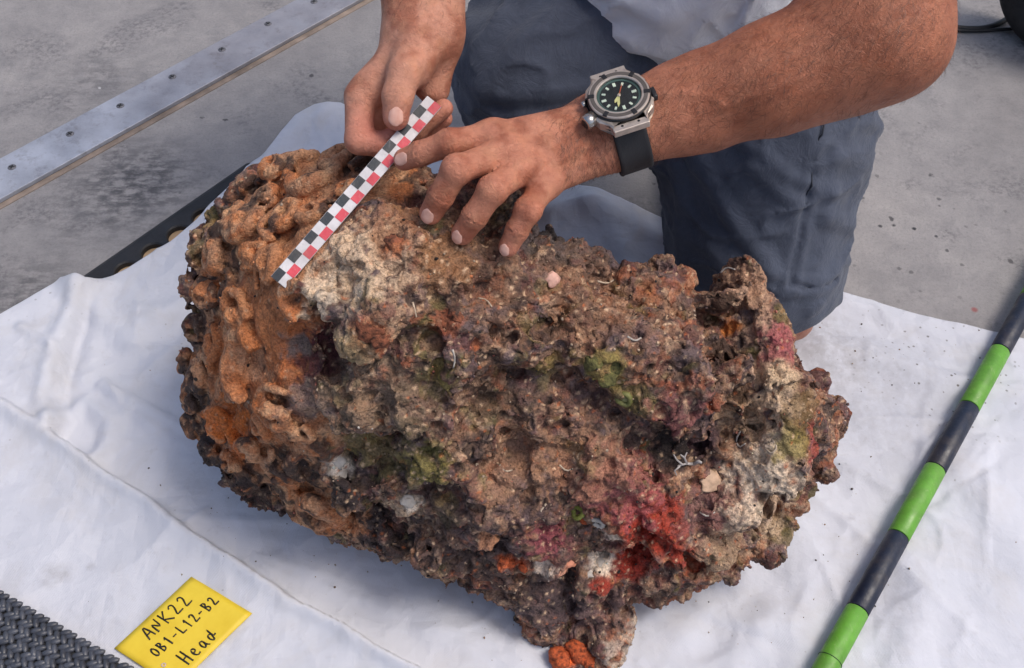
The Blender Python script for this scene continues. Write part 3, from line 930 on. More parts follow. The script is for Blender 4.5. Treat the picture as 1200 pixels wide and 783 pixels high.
for px, py, r_, c, a, nz in (
        (872, 342, .018, C(176, 148, 130), .75, 1.1), (888, 380, .018, C(184, 158, 142), .75, 1.1), (900, 425, .018, C(192, 168, 150), .8, 1.1), (908, 475, .018, C(200, 182, 164), .85, 1.0), (900, 535, .02, C(210, 198, 184), .85, .9),
        (620, 585, .05, C(84, 70, 76), .55, 1.3), (520, 610, .05, C(78, 66, 68), .6, 1.3), (480, 490, .035, C(92, 78, 76), .55, 1.3), (700, 480, .04, C(96, 80, 82), .5, 1.3), (620, 470, .03, C(78, 66, 64), .55, 1.3), (660, 690, .04, C(72, 62, 68), .7, 1.), (850, 660, .03, C(112, 98, 84), .5, 1.2),
        (290, 450, .045, C(180, 112, 68), .6, 1.1), (330, 390, .045, C(176, 106, 64), .7, .9), (300, 330, .06, C(176, 118, 78), .6, .9), (270, 500, .03, C(190, 108, 48), .8, .8), (350, 300, .04, C(160, 118, 90), .7, .8), (300, 418, .02, C(200, 160, 132), .7, .6),
        (405, 320, .035, C(200, 184, 166), .8, 1.2), (445, 290, .03, C(196, 178, 160), .7, 1.2), (380, 345, .02, C(205, 196, 184), .7, 1.2), (470, 260, .03, C(140, 100, 76), .7, .8),
        (375, 420, .026, C(74, 40, 50), .9, .8), (385, 395, .02, C(82, 44, 54), .9, .8), (360, 470, .02, C(110, 104, 112), .7, 1.), (435, 395, .018, C(186, 92, 48), .95, .5), (410, 410, .02, C(150, 140, 112), .7, .6), (345, 400, .014, C(105, 100, 104), .8, .9),
        (522, 378, .013, C(138, 76, 56), .8, .8), (462, 285, .010, C(172, 104, 68), .8, .6), (520, 300, .022, C(150, 112, 74), .7, .7),
        (495, 548, .024, C(116, 114, 64), .8, .9), (520, 450, .018, C(124, 122, 66), .7, 1.), (708, 432, .020, C(134, 128, 74), .9, .7), (745, 470, .02, C(116, 110, 68), .6, 1.), (640, 430, .014, C(122, 118, 66), .6, 1.), (440, 520, .03, C(118, 112, 74), .6, 1.),
        (765, 622, .036, C(146, 52, 38), 1., .45), (738, 648, .026, C(140, 48, 36), 1., .45), (795, 645, .017, C(146, 54, 42), .9, .8), (780, 595, .016, C(140, 58, 46), .85, .9), (708, 690, .012, C(146, 52, 40), .9, .8), (815, 660, .012, C(174, 80, 52), .8, 1.),
        (705, 655, .015, C(222, 216, 208), .9, .8), (718, 630, .010, C(214, 206, 196), .8, .8), (640, 660, .012, C(216, 206, 200), .8, .9), (660, 672, .009, C(222, 170, 150), .8, .6),
        (725, 575, .04, C(146, 84, 92), .75, 1.1), (800, 500, .03, C(126, 78, 84), .6, 1.2), (640, 640, .022, C(124, 62, 78), .8, 1.), (915, 400, .02, C(152, 82, 92), .8, .9), (955, 520, .022, C(150, 70, 70), .75, .9), (835, 600, .03, C(128, 92, 94), .6, 1.),
        (895, 560, .030, C(212, 202, 190), .85, .9), (905, 530, .026, C(206, 194, 180), .8, .9), (880, 490, .028, C(188, 164, 140), .75, .9), (872, 610, .018, C(204, 190, 176), .8, 1.), (905, 600, .03, C(186, 168, 150), .7, .9), (915, 440, .014, C(196, 180, 158), .8, .7), (848, 640, .03, C(158, 140, 122), .6, 1.),
        (880, 340, .03, C(164, 136, 118), .7, 1.), (860, 385, .010, C(188, 120, 64), .9, .5), (930, 520, .018, C(122, 114, 56), .8, .7), (945, 480, .02, C(110, 92, 60), .7, .8),
        (790, 525, .022, C(40, 37, 40), .95, .3), (825, 520, .018, C(62, 48, 62), .9, .7), (845, 360, .014, C(66, 50, 42), .9, .6), (852, 410, .014, C(66, 50, 42), .9, .6), (858, 460, .013, C(70, 52, 42), .9, .6), (640, 268, .024, C(58, 56, 60), .8, .9), (893, 582, .007, C(60, 46, 38), .9, .4),  # hole, groove, slit and hollows: their shade painted in as dark colour
        (590, 640, .022, C(82, 72, 80), .7, 1.), (540, 650, .03, C(72, 62, 64), .7, 1.), (650, 720, .03, C(86, 74, 78), .8, .9), (700, 720, .03, C(104, 86, 90), .6, 1.), (600, 690, .02, C(84, 66, 62), .7, 1.), (470, 600, .02, C(196, 180, 160), .6, 1.1), (395, 545, .012, C(206, 202, 200), .9, .6), (480, 590, .010, C(214, 210, 206), .9, .6),
        (595, 660, .009, C(196, 104, 66), .9, .7), (612, 662, .007, C(190, 96, 60), .9, .6), (575, 635, .014, C(186, 140, 112), .7, .8), (668, 768, .012, C(206, 98, 48), 1., .4), (600, 540, .04, C(154, 124, 104), .5, 1.2), (690, 545, .04, C(158, 126, 104), .55, 1.2), (560, 300, .05, C(112, 88, 74), .5, 1.), (660, 290, .03, C(92, 88, 90), .7, 1.), (620, 265, .03, C(86, 84, 88), .7, 1.),
        (760, 345, .010, C(168, 108, 74), .6, .9), (690, 350, .05, C(120, 92, 76), .5, 1.), (455, 400, .02, C(152, 132, 112), .6, 1.1), (430, 470, .045, C(142, 128, 112), .5, 1.2), (730, 760, .02, C(200, 196, 190), .5, 1.3), (575, 470, .02, C(88, 72, 62), .7, 1.)):
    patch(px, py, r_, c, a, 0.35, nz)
# grit: light and dark grains over everything
gr = idrand(cidb, 21)
f1c, _, cidc = worley(v / 0.0042, 58); gc = idrand(cidc, 22)
gm = sstep(0.5, 0.25, f1c) * (1 - 0.55 * lm)
col = mixc(col, C(204, 182, 160), gm * (gc > 0.86) * 0.75)
col = mixc(col, C(46, 40, 42), gm * (gc < 0.17) * 0.7)
col = mixc(col, C(170, 100, 64), gm * ((gc > 0.5) & (gc < 0.55)) * 0.7)
col = mixc(col, C(44, 38, 36), pit * 0.6 * (idrand(cidh, 8) > 0.4))  # no grains here: shade of the carved pits put into the colour
lum = col.mean(1, keepdims=True); col = np.clip((lum + (col - lum) * 1.0) * np.array([1.20, 1.06, 0.92]), 0.004, 0.9)
add_col(me, col)

def mat_crust(name="crust"):
    m = NT(name)
    a = m.attr()
    f = m.noise(420, 5, 0.65)
    c = m.mix(1.0, a, m.ramp(f, [(0.3, 0.42), (0.5, 1.0), (0.72, 1.5)]), 'MULTIPLY')
    c = m.mix(m.ramp(m.noise(900, 2), [(0.64, 0.0), (0.72, 0.25)]), c, lin(188, 170, 152))
    m.color(c).rough(m.ramp(m.noise(120, 4), [(0.35, 0.55), (0.6, 0.9)]))
    m.b.inputs["Specular IOR Level"].default_value = 0.35
    b = m.bump(m.noise(330, 6, 0.7), 0.0018)
    m.bump(m.voro(520).outputs["Distance"], 0.0007, prev=b)
    return m.m
crust_m = mat_crust()
head = empty("encrusted_head", (cen[0], cen[1], 0.0), "large encrusted stone head, rust orange curls at left, lying on the white sheet", "sculpture")
for mm in list(me.materials): pass
me.materials.clear()
crust = link("crust", me, crust_m, head)
rv, rn = vv, get_n(me)
rbvh = bvh2
def rhit(px, py):
    d = Vector(ray(px, py)).normalized()
    loc, no, _, _ = rbvh.ray_cast(Vector(CAM), d)
    if loc is None: return RP(px, py), np.array(CB)
    acc = np.array(no)
    for dx, dy in ((4, 0), (-4, 0), (0, 4), (0, -4)):
        h_ = rbvh.ray_cast(Vector(CAM), Vector(ray(px + dx, py + dy)).normalized())
        if h_[0] is not None: acc = acc + np.array(h_[1])
    return np.array(loc), nrm(acc)

# ---- loose looking grains cemented on the crust (uncountable)
def blob_set(pts, nor, sizes, cols, squash=0.7, seed=3, jag=0.25):
    """low-poly pebbles, one mesh"""
    rg = np.random.default_rng(seed)
    bm = bmesh.new(); bmesh.ops.create_icosphere(bm, subdivisions=1, radius=1.0)
    bv = np.array([x.co[:] for x in bm.verts]); bf = np.array([[q.index for q in f.verts] for f in bm.faces]); bm.free()
    k = len(pts)
    J = 1 + jag * (rg.random((k, len(bv), 1)) * 2 - 1)
    sc = 0.6 + 0.8 * rg.random((k, 1, 3))
    R_ = np.linalg.qr(rg.normal(size=(k, 3, 3)))[0]
    W = (bv[None] * J * sc) @ R_ * sizes[:, None, None] + pts[:, None, :]
    VV = W.reshape(-1, 3); FF = (bf[None] + (np.arange(k) * len(bv))[:, None, None]).reshape(-1, 3)
    return VV, FF, np.repeat(cols, len(bv), 0)
sel = RNG.choice(N, 16000, replace=False)
keepg = (RNG.random(16000) > 0.6 * lm[sel]) & (np.abs(rn[sel]).sum(1) > 0) & ((rn[sel] @ CB.astype(np.float32)) > -0.2)
sel = sel[keepg]
sz = (0.0005 + 0.0011 * RNG.random(len(sel)) ** 3)
gcol = col[sel] * (0.6 + 0.9 * RNG.random((len(sel), 1)))
pick = RNG.random(len(sel))
gcol[pick > 0.93] = np.array(lin(178, 158, 138)); gcol[pick < 0.06] = np.array(lin(50, 46, 46)); gcol[(pick > 0.85) & (pick < 0.88)] = np.array(lin(180, 112, 96))
VV, FF, CC = blob_set(rv[sel] + rn[sel] * (sz * 0.3)[:, None], rn[sel], sz, np.clip(gcol, 0.005, 0.8))
tag(link("grit", mesh_np("grit", VV, FF, CC), crust_m, head, smooth=False), kind="stuff")

# ---- things grown on the crust, each a part
def pm(name, c, rough=0.6, var=0.2, scale=150, bump=0.0005): return simple(name, c, rough, var=var, scale=scale, bump=bump, bscale=500)
white_shell = pm("white_lime", lin(186, 178, 170)); pink_shell = pm("pink_lime", lin(206, 162, 148)); beige_shell = pm("beige_shell", lin(200, 168, 142))
green_m = pm("green_growth", lin(122, 122, 70)); sponge_m = pm("orange_sponge", lin(178, 82, 42), 0.8, 0.5, 250, 0.0015); red_m = pm("red_sponge", lin(176, 52, 38), 0.55, 0.3, 200, 0.001); cream_m = pm("cream_lime", lin(190, 172, 152))

def tangent(n_): 
    x = nrm(np.cross(n_, [0.31, 0.2, 0.93])); return x, np.cross(n_, x)

def lump(name, px, py, r_, mat, flat=0.7, seed=0, amp=0.35, sub=3):
    p, n_ = rhit(px, py)
    bm = bmesh.new(); bmesh.ops.create_icosphere(bm, subdivisions=sub, radius=1.0)
    bv = np.array([x.co[:] for x in bm.verts])
    x, y = tangent(n_)
    k = 1 + amp * fbm(bv * 1.3 + seed * 7, seed, 4, 0.6)
    Q = bv * k[:, None] * r_
    W = p + Q[:, :1] * x + Q[:, 1:2] * y * 0.85 + Q[:, 2:3] * n_ * flat
    for vv_, w_ in zip(bm.verts, W): vv_.co = Vector(w_)
    return link(name, bm_mesh(name, bm), mat, crust)

def ring_cup(name, px, py, R_, r_, mat, rise=0.6, squash=1.0, arc=1.0, wob=0.1, seed=0):
    p, n_ = rhit(px, py); x, y = tangent(n_); pts = []
    nn_ = 22
    for k in range(nn_ + 1):
        a = 2 * math.pi * arc * k / nn_ + seed
        rr = R_ * (1 + wob * math.sin(3 * a + seed))
        pts.append(p + n_ * r_ * rise + x * rr * math.cos(a) + y * rr * squash * math.sin(a))
    return link(name, tube_mesh(name, pts, [r_ * (0.8 + 0.35 * math.sin(k * 1.7 + seed) ** 2) for k in range(nn_ + 1)], 8), mat, crust)

def worm(name, lst, r_, mat, rise=0.7):
    pts = []
    for px, py in lst:
        p, n_ = rhit(px, py); pts.append(p + n_ * r_ * rise)
    # smooth
    P_ = np.array(pts); Q = [P_[0]]
    for a, b in zip(P_[:-1], P_[1:]): Q += [a * .75 + b * .25, a * .25 + b * .75]
    Q.append(P_[-1])
    return link(name, tube_mesh(name, Q, [r_ * (1.0 - 0.4 * i / len(Q)) for i in range(len(Q))], 7), mat, crust)

tag(ring_cup("barnacle", 732, 467, .0058, .0026, green_m, 0.5), "pale green ring on the crust")
lump("barnacle_core", 732, 467, .0045, pm("core", lin(146, 144, 96)), 0.5, 2, 0.1, 2)
tag(ring_cup("barnacle", 678, 600, .0055, .0026, pm("lime_green", lin(136, 140, 62)), 0.6, 0.9, 1.0, 0.15, 2), "lime green ring near the red patch")
tag(ring_cup("shell", 701, 611, .0058, .0026, white_shell, 0.5, 0.75, 0.8, 0.1, 1.0), "small white curled shell")
lump("sponge", 684, 610, .0045, sponge_m, 0.6, 4)
tag(lump("pebble", 648, 327, .0075, pink_shell, 0.4, 3, 0.5), "pale pink pebble")
tag(lump("shell_fragment", 832, 563, .012, beige_shell, 0.22, 16, 0.6), "smooth beige shell fragment")
for i, (px, py, r_) in enumerate(((655, 770, .012), (676, 764, .012), (688, 774, .009))): lump("sponge", px, py, r_, sponge_m, 0.7, 20 + i, 0.6)
for i, (px, py, r_) in enumerate(((598, 660, .006), (613, 666, .005), (590, 657, .004), (668, 660, .006))): lump("sponge", px, py, r_, sponge_m if i < 3 else pm("salmon", lin(224, 150, 120)), 0.6, 30 + i, 0.5)
for i, (px, py, r_) in enumerate(((432, 388, .010), (448, 400, .008), (522, 378, .009), (462, 284, .007), (536, 372, .005))): lump("sponge", px, py, r_, pm("rust_sponge%d" % i, lin(136, 80, 56), 0.85, 0.5, 220, 0.0015), 0.25, 50 + i, 0.7)
for i, (px, py, r_) in enumerate(((695, 428, .009), (712, 440, .010), (722, 428, .008))): lump("algae_tuft", px, py, r_, pm("moss%d" % i, lin(104, 100, 56), 0.8, 0.5, 200, 0.0015), 0.3, 60 + i, 0.7)
for i, (px, py, r_) in enumerate(((397, 540, .008), (400, 556, .006), (478, 588, .007), (702, 660, .009), (690, 672, .007))): lump("lime_patch", px, py, r_, white_shell, 0.4, 70 + i, 0.6)
for i, lst in enumerate((((483, 355), (486, 368), (490, 382)), ((530, 410), (534, 420), (532, 432)), ((655, 545), (664, 552), (672, 549)), ((868, 505), (862, 515), (866, 525), (874, 520)), ((905, 515), (911, 524), (905, 532), (898, 526)), ((845, 320), (852, 313), (862, 316)),
                          ((586, 545), (592, 553), (600, 551)), ((420, 500), (430, 508), (436, 502)), ((560, 350), (570, 352), (576, 360)), ((735, 395), (744, 400), (752, 396)), ((640, 590), (632, 600), (638, 610)), ((820, 600), (830, 606), (838, 600)), ((700, 330), (712, 333), (720, 328)))):
    worm("worm_tube", lst, 0.0010, white_shell if i % 2 else cream_m)
# twig coral in the dark hollow
p, n_ = rhit(806, 545)
p = p + n_ * 0.002
def cw(dx, dy, up): return p + CR * dx + CU * dy + CB * up
bmv, bmf = [], []
tw = [([(0.004, 0, 0), (-.004, .001, .006), (-.012, -.001, .009)], .0016), ([(-.003, .001, .006), (-.006, .007, .010), (-.004, .012, .012)], .0012), ([(-.007, 0, .008), (-.013, .005, .010), (-.016, .010, .011)], .0011), ([(-.010, -.001, .009), (-.015, -.005, .010), (-.013, -.009, .010)], .0010), ([(-.006, .007, .010), (-.010, .010, .012)], .0009), ([(.004, 0, 0), (.008, .003, .006), (.010, .002, .008)], .0022)]
bm = bmesh.new()
for pts, r_ in tw:
    t_ = tube_mesh("t", [cw(*q) for q in pts], [r_ * (1 - 0.25 * i) for i in range(len(pts))], 7); bm.from_mesh(t_); bpy.data.meshes.remove(t_)
tag(link("coral_twig", bm_mesh("coral_twig", bm), pm("pale_coral", lin(176, 170, 168)), crust), "small pale branching twig in the dark hollow")
print("rock done", round(time.time() - T0, 1))

# ================================================================== PERSON
def skin_mat():
    m = NT("skin")
    a = m.attr()
    f = m.noise(70, 5, 0.6)
    c = m.mix(1.0, a, m.ramp(f, [(0.3, (0.80, 0.72, 0.70)), (0.5, (1, 1, 1)), (0.72, (1.12, 1.06, 1.02))]), 'MULTIPLY')
    c = m.mix(m.ramp(m.noise(330, 3, 0.6), [(0.6, 0.0), (0.75, 0.22)]), c, lin(128, 70, 52))
    m.color(c).rough(m.ramp(m.noise(160, 4), [(0.3, 0.42), (0.7, 0.58)]))
    m.b.inputs["Subsurface Weight"].default_value = 0.06
    m.b.inputs["Subsurface Radius"].default_value = (0.006, 0.0025, 0.0015)
    m.b.inputs["Subsurface Scale"].default_value = 0.6
    m.b.inputs["Specular IOR Level"].default_value = 0.5
    b = m.bump(m.voro(900, 'DISTANCE_TO_EDGE').outputs["Distance"], 0.0005, 0.5)
    m.bump(m.noise(190, 6, 0.7, dist=1.2), 0.0022, 0.9, prev=b)
    return m.m
skin_m = skin_mat()

def chain(p, pts, rads, k=0.004):
    d = None
    for i in range(len(pts) - 1):
        e = rcone(p, pts[i], pts[i + 1], rads[i], rads[i + 1])
        d = e if d is None else smin(d, e, k)
    return d

# ---- left arm (right side of the picture), back of the hand to the camera
LW = P(712, 158, .872); LW2 = P(742, 146, .872)
L_FING = {
    'index': ([P(578, 160, .838), P(527, 168, .826), P(493, 180, .834), P(474, 187, .843)], [.0125, .0108, .0102, .0092]),
    'middle': ([P(593, 179, .832), P(535, 199, .806), P(516, 231, .818), P(505, 250, .829)], [.0128, .0112, .0106, .0094]),
    'ring': ([P(613, 196, .834), P(577, 223, .806), P(556, 254, .816), P(542, 274, .828)], [.0126, .0110, .0104, .0092]),
    'little': ([P(640, 214, .842), P(619, 246, .820), P(606, 270, .826), P(596, 289, .834)], [.0116, .0100, .0093, .0083]),
}
L_axis = nrm(P(812, 124, .868) - LW)
L_cross = nrm(np.cross(L_axis, CB))       # across the wrist, in the picture plane
Lside = nrm(CU - L_axis * np.dot(CU, L_axis))
L_elb = P(1034, 36, .825); L_sho = np.array([.285, .93, .75])

def left_arm0(p):
    # forearm: two bones merged, thick muscle near the elbow
    w1, w2 = LW2 + Lside * .0125, LW2 - Lside * .0125
    d = smin(rcone(p, w1, P(820, 100, .868), .0205, .026), rcone(p, w2, P(830, 142, .868), .0195, .025), .02)
    d = smin(d, rcone(p, P(800, 124, .868), P(905, 92, .853), .0335, .0415), .02)
    d = smin(d, rcone(p, P(905, 92, .853), P(985, 62, .842), .0415, .0455), .03)
    d = smin(d, rcone(p, P(985, 62, .842), L_elb, .0455, .0425), .03)
    d = smin(d, rcone(p, P(1050, 52, .828), P(1046, 10, .84), .038, .043), .02)
    d = smin(d, rcone(p, L_elb, L_sho, .043, .058), .035)
    d = smin(d, rcone(p, P(1010, 20, .85), L_elb * .4 + L_sho * .6, .04, .055), .03)
    # hand body
    hand = None
    carp = {'index': P(706, 138, .866), 'middle': P(703, 152, .863), 'ring': P(704, 168, .865), 'little': P(710, 182, .870)}
    for nm, r0, r1 in (('index', .0150, .0122), ('middle', .0155, .0122), ('ring', .0150, .0118), ('little', .0142, .0110)):
        e = rcone(p, carp[nm], L_FING[nm][0][0] - CB * .004, r0, r1)
        hand = e if hand is None else smin(hand, e, .014)
    hand = smin(hand, rcone(p, LW, LW2, .0235, .0235), .02)
    hand = smin(hand, rcone(p, P(690, 128, .885), P(625, 172, .872), .013, .012), .018)     # thumb root below
    d = smin(d, hand, .024)
    # thumb, tucked under the palm
    d = smin(d, chain(p, [P(680, 140, .892), P(615, 175, .888), P(580, 190, .885), P(575, 192, .888)], [.014, .0125, .0105, .009]), .008)
    # tendons and knuckles
    for nm in L_FING:
        q, r = L_FING[nm]
        t = rcone(p, carp[nm] + CB * .0105, q[0] + CB * .0075, .0022, .0034)
        d = smin(d, t, .006)
    fing = None
    for nm in L_FING:
        q, r = L_FING[nm]
        e = chain(p, q, r, .003)
        e = smin(e, sph(p, q[1] + CB * .0008, r[1] * 1.0), .006)
        fing = e if fing is None else np.minimum(fing, e)
        d = smin(d, sph(p, q[0] + CB * .0022, r[0] * 1.0), .008)
    d = smin(d, fing, .009)
    # skin folds over the finger joints
    for nm in L_FING:
        q, r = L_FING[nm]
        for j, cnt in ((1, 3), (2, 2)):
            ax = nrm(q[j + 1] - q[j - 1]); rel = p - q[j].astype(np.float32)
            s = rel @ ax.astype(np.float32); rad = np.sqrt((rel ** 2).sum(1)); top = rel @ CB.astype(np.float32)
            m_ = sstep(.018, .010, rad) * sstep(-.002, .004, top)
            d = d + .0008 * m_ * np.cos(2 * math.pi * s / (.0034 if j == 1 else .003)) * sstep(.0062, .002, np.abs(s))
    # wrist folds
    rel = p - P(704, 176, .86).astype(np.float32)
    s = rel @ L_axis.astype(np.float32) + 0.25 * (rel @ Lside.astype(np.float32))
    m_ = sstep(.034, .012, np.sqrt((rel ** 2).sum(1)))
    d = d + .0006 * m_ * np.cos(2 * math.pi * s / .0055 + 2 * perlin(p / .012, 3))
    return d

VEINS = [[cast(left_arm0, x, y, .6) for x, y in l_] for l_ in (((612, 172), (640, 160), (668, 156), (694, 138)), ((632, 186), (652, 190), (676, 176), (700, 170)), ((640, 160), (646, 176), (652, 190)), ((790, 150), (840, 128), (890, 110), (940, 92)), ((780, 110), (830, 112), (850, 126)))]
def left_arm(p):
    d = left_arm0(p)
    for v_ in VEINS: d = d - .0011 * np.exp(-(pdist(p, v_) / .0030) ** 2)
    return d

# ---- right arm (left side of the picture), thumb to the camera, pinching the scale bar
R_elb = np.array([-.085, .95, .67]); R_sho = np.array([-.09, 1.08, .90])
RW = P(497, 30, .885)
R_FING = {
    'index': ([P(422, 114, .872), P(421, 164, .866), P(446, 170, .868), P(461, 161, .868)], [.0130, .0122, .0105, .0090]),
    'middle': ([P(430, 116, .893), P(440, 168, .892), P(488, 152, .893), P(520, 127, .886)], [.0118, .0106, .0094, .0082]),
    'ring': ([P(446, 116, .912), P(455, 162, .914), P(494, 158, .912), P(520, 139, .902)], [.0112, .0102, .0090, .0078]),
    'little': ([P(465, 110, .928), P(470, 148, .930), P(496, 156, .926), P(512, 149, .914)], [.0104, .0090, .0080, .0070]),
}
R_THUMB = ([P(492, 52, .868), P(474, 86, .848), P(466, 113, .844), P(464, 138, .848)], [.0175, .0142, .0126, .0106])
def right_arm(p):
    up = nrm(R_elb - RW)
    d = smin(rcone(p, RW - CR * .012, RW * .45 + R_elb * .55 - CR * .012, .0235, .030), rcone(p, RW + CR * .012, RW * .45 + R_elb * .55 + CR * .012, .0235, .030), .02)
    d = smin(d, rcone(p, RW * .5 + R_elb * .5, R_elb, .040, .042), .03)
    d = smin(d, rcone(p, R_elb, R_sho, .042, .056), .03)
    # palm: metacarpals from the wrist to the knuckles, palm faces right
    hand = None
    for nm, c, r0, r1 in (('index', P(474, 58, .880), .0165, .0125), ('middle', P(486, 56, .894), .0165, .0125), ('ring', P(498, 58, .906), .0160, .0122), ('little', P(508, 60, .914), .0150, .0112)):
        e = rcone(p, c, R_FING[nm][0][0], r0, r1)
        hand = e if hand is None else smin(hand, e, .014)
    hand = smin(hand, rcone(p, P(514, 62, .892), P(508, 104, .902), .0155, .0145), .016)      # heel of the hand
    hand = smin(hand, rcone(p, P(494, 50, .874), P(484, 82, .862), .0190, .0165), .012)     # ball of the thumb
    hand = smin(hand, rcone(p, P(470, 80, .868), P(432, 106, .872), .0130, .0115), .014)    # web to the index
    d = smin(d, hand, .022)
    d = smin(d, chain(p, R_THUMB[0], R_THUMB[1], .004), .007)
    d = smin(d, sph(p, R_THUMB[0][3] + CU * .003, .0102), .003)
    for nm in R_FING:
        q, r = R_FING[nm]
        e = chain(p, q, r, .003)
        d = smin(d, e, .0035)
    # creases: thumb joint, palm lines
    for pts, w, a in (([P(482, 72, .846), P(488, 92, .850), P(480, 112, .856)], .0016, .0014), ([P(408, 122, .858), P(430, 122, .856), P(447, 117, .86)], .0014, .0012), ([P(405, 146, .856), P(425, 148, .853), P(438, 152, .856)], .0013, .0010), ([P(456, 108, .832), P(466, 110, .830), P(476, 107, .834)], .0011, .0006), ([P(456, 114, .832), P(466, 116, .830), P(476, 113, .834)], .0011, .0006)):
        d = d + a * np.exp(-(pdist(p, pts) / w / 1.6) ** 2)
    return d

# ---- trunk and legs, almost wholly under clothes (coarse)
H_L, H_R = np.array([.285, 1.02, .45]), np.array([.16, 1.13, .45])
K_L, K_R = P(886, 338, 1.225), P(628, 84, 1.075)
CHEST = np.array([.11, 1.10, .76]); PEL = np.array([.22, 1.13, .42])
NECK = np.array([.10, 1.06, .97])
def trunk(p):
    d = rcone(p, PEL, CHEST, .115, .125)
    d = smin(d, rcone(p, L_sho, CHEST, .055, .10), .05); d = smin(d, rcone(p, R_sho, CHEST, .055, .10), .05)
    d = smin(d, rcone(p, CHEST, NECK, .10, .055), .05)
    hd = NECK + np.array([0, -.05, .13])
    d = smin(d, ell(p, hd, (CR, (0, 1, 0), (0, 0, 1)), (.075, .092, .112)), .03)
    d = smin(d, ell(p, hd + np.array([0, -.03, -.06]), (CR, (0, 1, 0), (0, 0, 1)), (.055, .06, .05)), .03)
    d = smin(d, rcone(p, hd + np.array([0, -.085, .02]), hd + np.array([0, -.108, -.018]), .009, .014), .01)
    for s in (-1, 1): d = smin(d, ell(p, hd + np.array([s * .076, .005, -.005]), (CR, (0, 1, 0), (0, 0, 1)), (.012, .022, .032)), .006)
    d = smin(d, rcone(p, H_L, K_L, .09, .062), .04); d = smin(d, rcone(p, H_R, K_R, .09, .062), .04)
    d = smin(d, rcone(p, K_L + np.array([0, 0, -.03]), K_L + np.array([.0, .40, -.045]), .052, .042), .03)
    d = smin(d, rcone(p, K_R, np.array([.0, 1.02, .07]), .056, .042), .03)
    d = smin(d, rcone(p, np.array([.0, 1.03, .045]), np.array([-.02, .90, .035]), .042, .032), .03)
    # the skin that shows below the hem
    d = smin(d, rcone(p, P(905, 372, 1.25), P(926, 372, 1.26), .03, .03), .02)
    return d

def skin_color(V, joints, tips, base=(172, 116, 92)):
    c = np.tile(C(*base), (len(V), 1))
    g = fbm(V / .03, 301, 3); g2_ = fbm(V / .011, 311, 3)
    c = mixc(c, C(150, 84, 58), sstep(-.08, .3, g) * .7)
    c = mixc(c, C(196, 138, 108), sstep(.0, .35, -g2_) * .45)
    for q, r_, a in joints:
        c = mixc(c, C(164, 84, 66), np.exp(-((V - q.astype(np.float32)) ** 2).sum(1) / r_ ** 2) * a)
    for q, r_ in tips:
        c = mixc(c, C(206, 128, 110), np.exp(-((V - q.astype(np.float32)) ** 2).sum(1) / r_ ** 2) * .75)
    return c

pieces = []
V, F = surface_nets(left_arm, (-.13, .55, .39), (.40, .98, .80), .0020)
j = []; tps = []
for q, r in L_FING.values():
    j += [(q[0], .014, .35), (q[1], .012, .45), (q[2], .010, .3)]; tps.append((q[3], .010))
cl = skin_color(V, j, tps, (194, 130, 104))
upm = sstep(.02, .20, V[:, 0]); cl = mixc(cl, C(160, 94, 64), upm * .7)
pieces.append((V, F, cl))
LV, LF = V, F
V, F = surface_nets(right_arm, (-.17, .62, .38), (.0, 1.14, .95), .0020)
j = []; tps = [(R_THUMB[0][3], .011)]
for q, r in R_FING.values():
    j += [(q[1], .012, .35), (q[2], .010, .3)]; tps.append((q[3], .011))
tps += [(P(435, 150, .86), .02)]
pieces.append((V, F, skin_color(V, j, tps, (200, 142, 118))))
RV_ = V
V, F = surface_nets(trunk, (-.25, .62, -.02), (.5, 1.62, 1.30), .01)
pieces.append((V, F, skin_color(V, [], [], (170, 116, 94))))
off = 0; vs2, fs2, cs2 = [], [], []
for V, F, c_ in pieces:
    vs2.append(V); fs2.append(F + off); cs2.append(c_); off += len(V)
V = np.concatenate(vs2); V[:, 2] = np.maximum(V[:, 2], 0.012)
body_me = mesh_np("person", V, np.concatenate(fs2), np.concatenate(cs2))
person = link("person", body_me, skin_m)
tag(person, "person kneeling behind the stone head in white shirt and grey shorts, holding a scale bar", "person")
print("body", len(V), round(time.time() - T0, 1))

# ---- finger nails
nail_m = NT("nail")
nail_m.color(nail_m.ramp(nail_m.noise(200, 3), [(0.3, lin(214, 160, 142)), (0.7, lin(228, 184, 168))])).rough(0.3)
nail_m = nail_m.m
def nail(f, px, py, dirpx, ln, wd, t0=0.6):
    p = cast(f, px, py, t0); n_ = snorm(f, p)
    d_ = nrm(CR * dirpx[0] - CU * dirpx[1]); d_ = nrm(d_ - n_ * np.dot(d_, n_)); s_ = np.cross(n_, d_)
    nu, nv = 14, 10
    u, w = np.meshgrid(np.linspace(-1, 1, nu + 1), np.linspace(-1, 1, nv + 1), indexing='ij'); u = u.ravel(); w = w.ravel()
    ww = w * (1 - np.abs(u) ** 5 * 0.45) * (0.92 + .08 * u)
    uu = np.where(u > 0, u * (1 - 0.18 * w * w), u * (1 - .28 * w * w))
    q = (p + d_ * (uu * ln / 2)[:, None] + s_ * (ww * wd / 2)[:, None]).astype(np.float32)
    for _ in range(2): q = q - sgrad(f, q, .001) * f(q)[:, None]
    q = q + sgrad(f, q, .001) * (.00085 - .0006 * np.maximum(np.abs(w) ** 4, np.where(u < 0, np.abs(u) ** 6, 0)))[:, None]
    bm = bmesh.new(); vs_ = [bm.verts.new(x) for x in q.tolist()]
    for i in range(nu):
        for k in range(nv): bm.faces.new((vs_[i * (nv + 1) + k], vs_[(i + 1) * (nv + 1) + k], vs_[(i + 1) * (nv + 1) + k + 1], vs_[i * (nv + 1) + k + 1]))
    return link("fingernail", bm_mesh("fingernail", bm), nail_m, person)
nail(left_arm, 500, 254, (-10, 26), .0150, .0135)
nail(left_arm, 534, 279, (-14, 26), .0145, .0130)
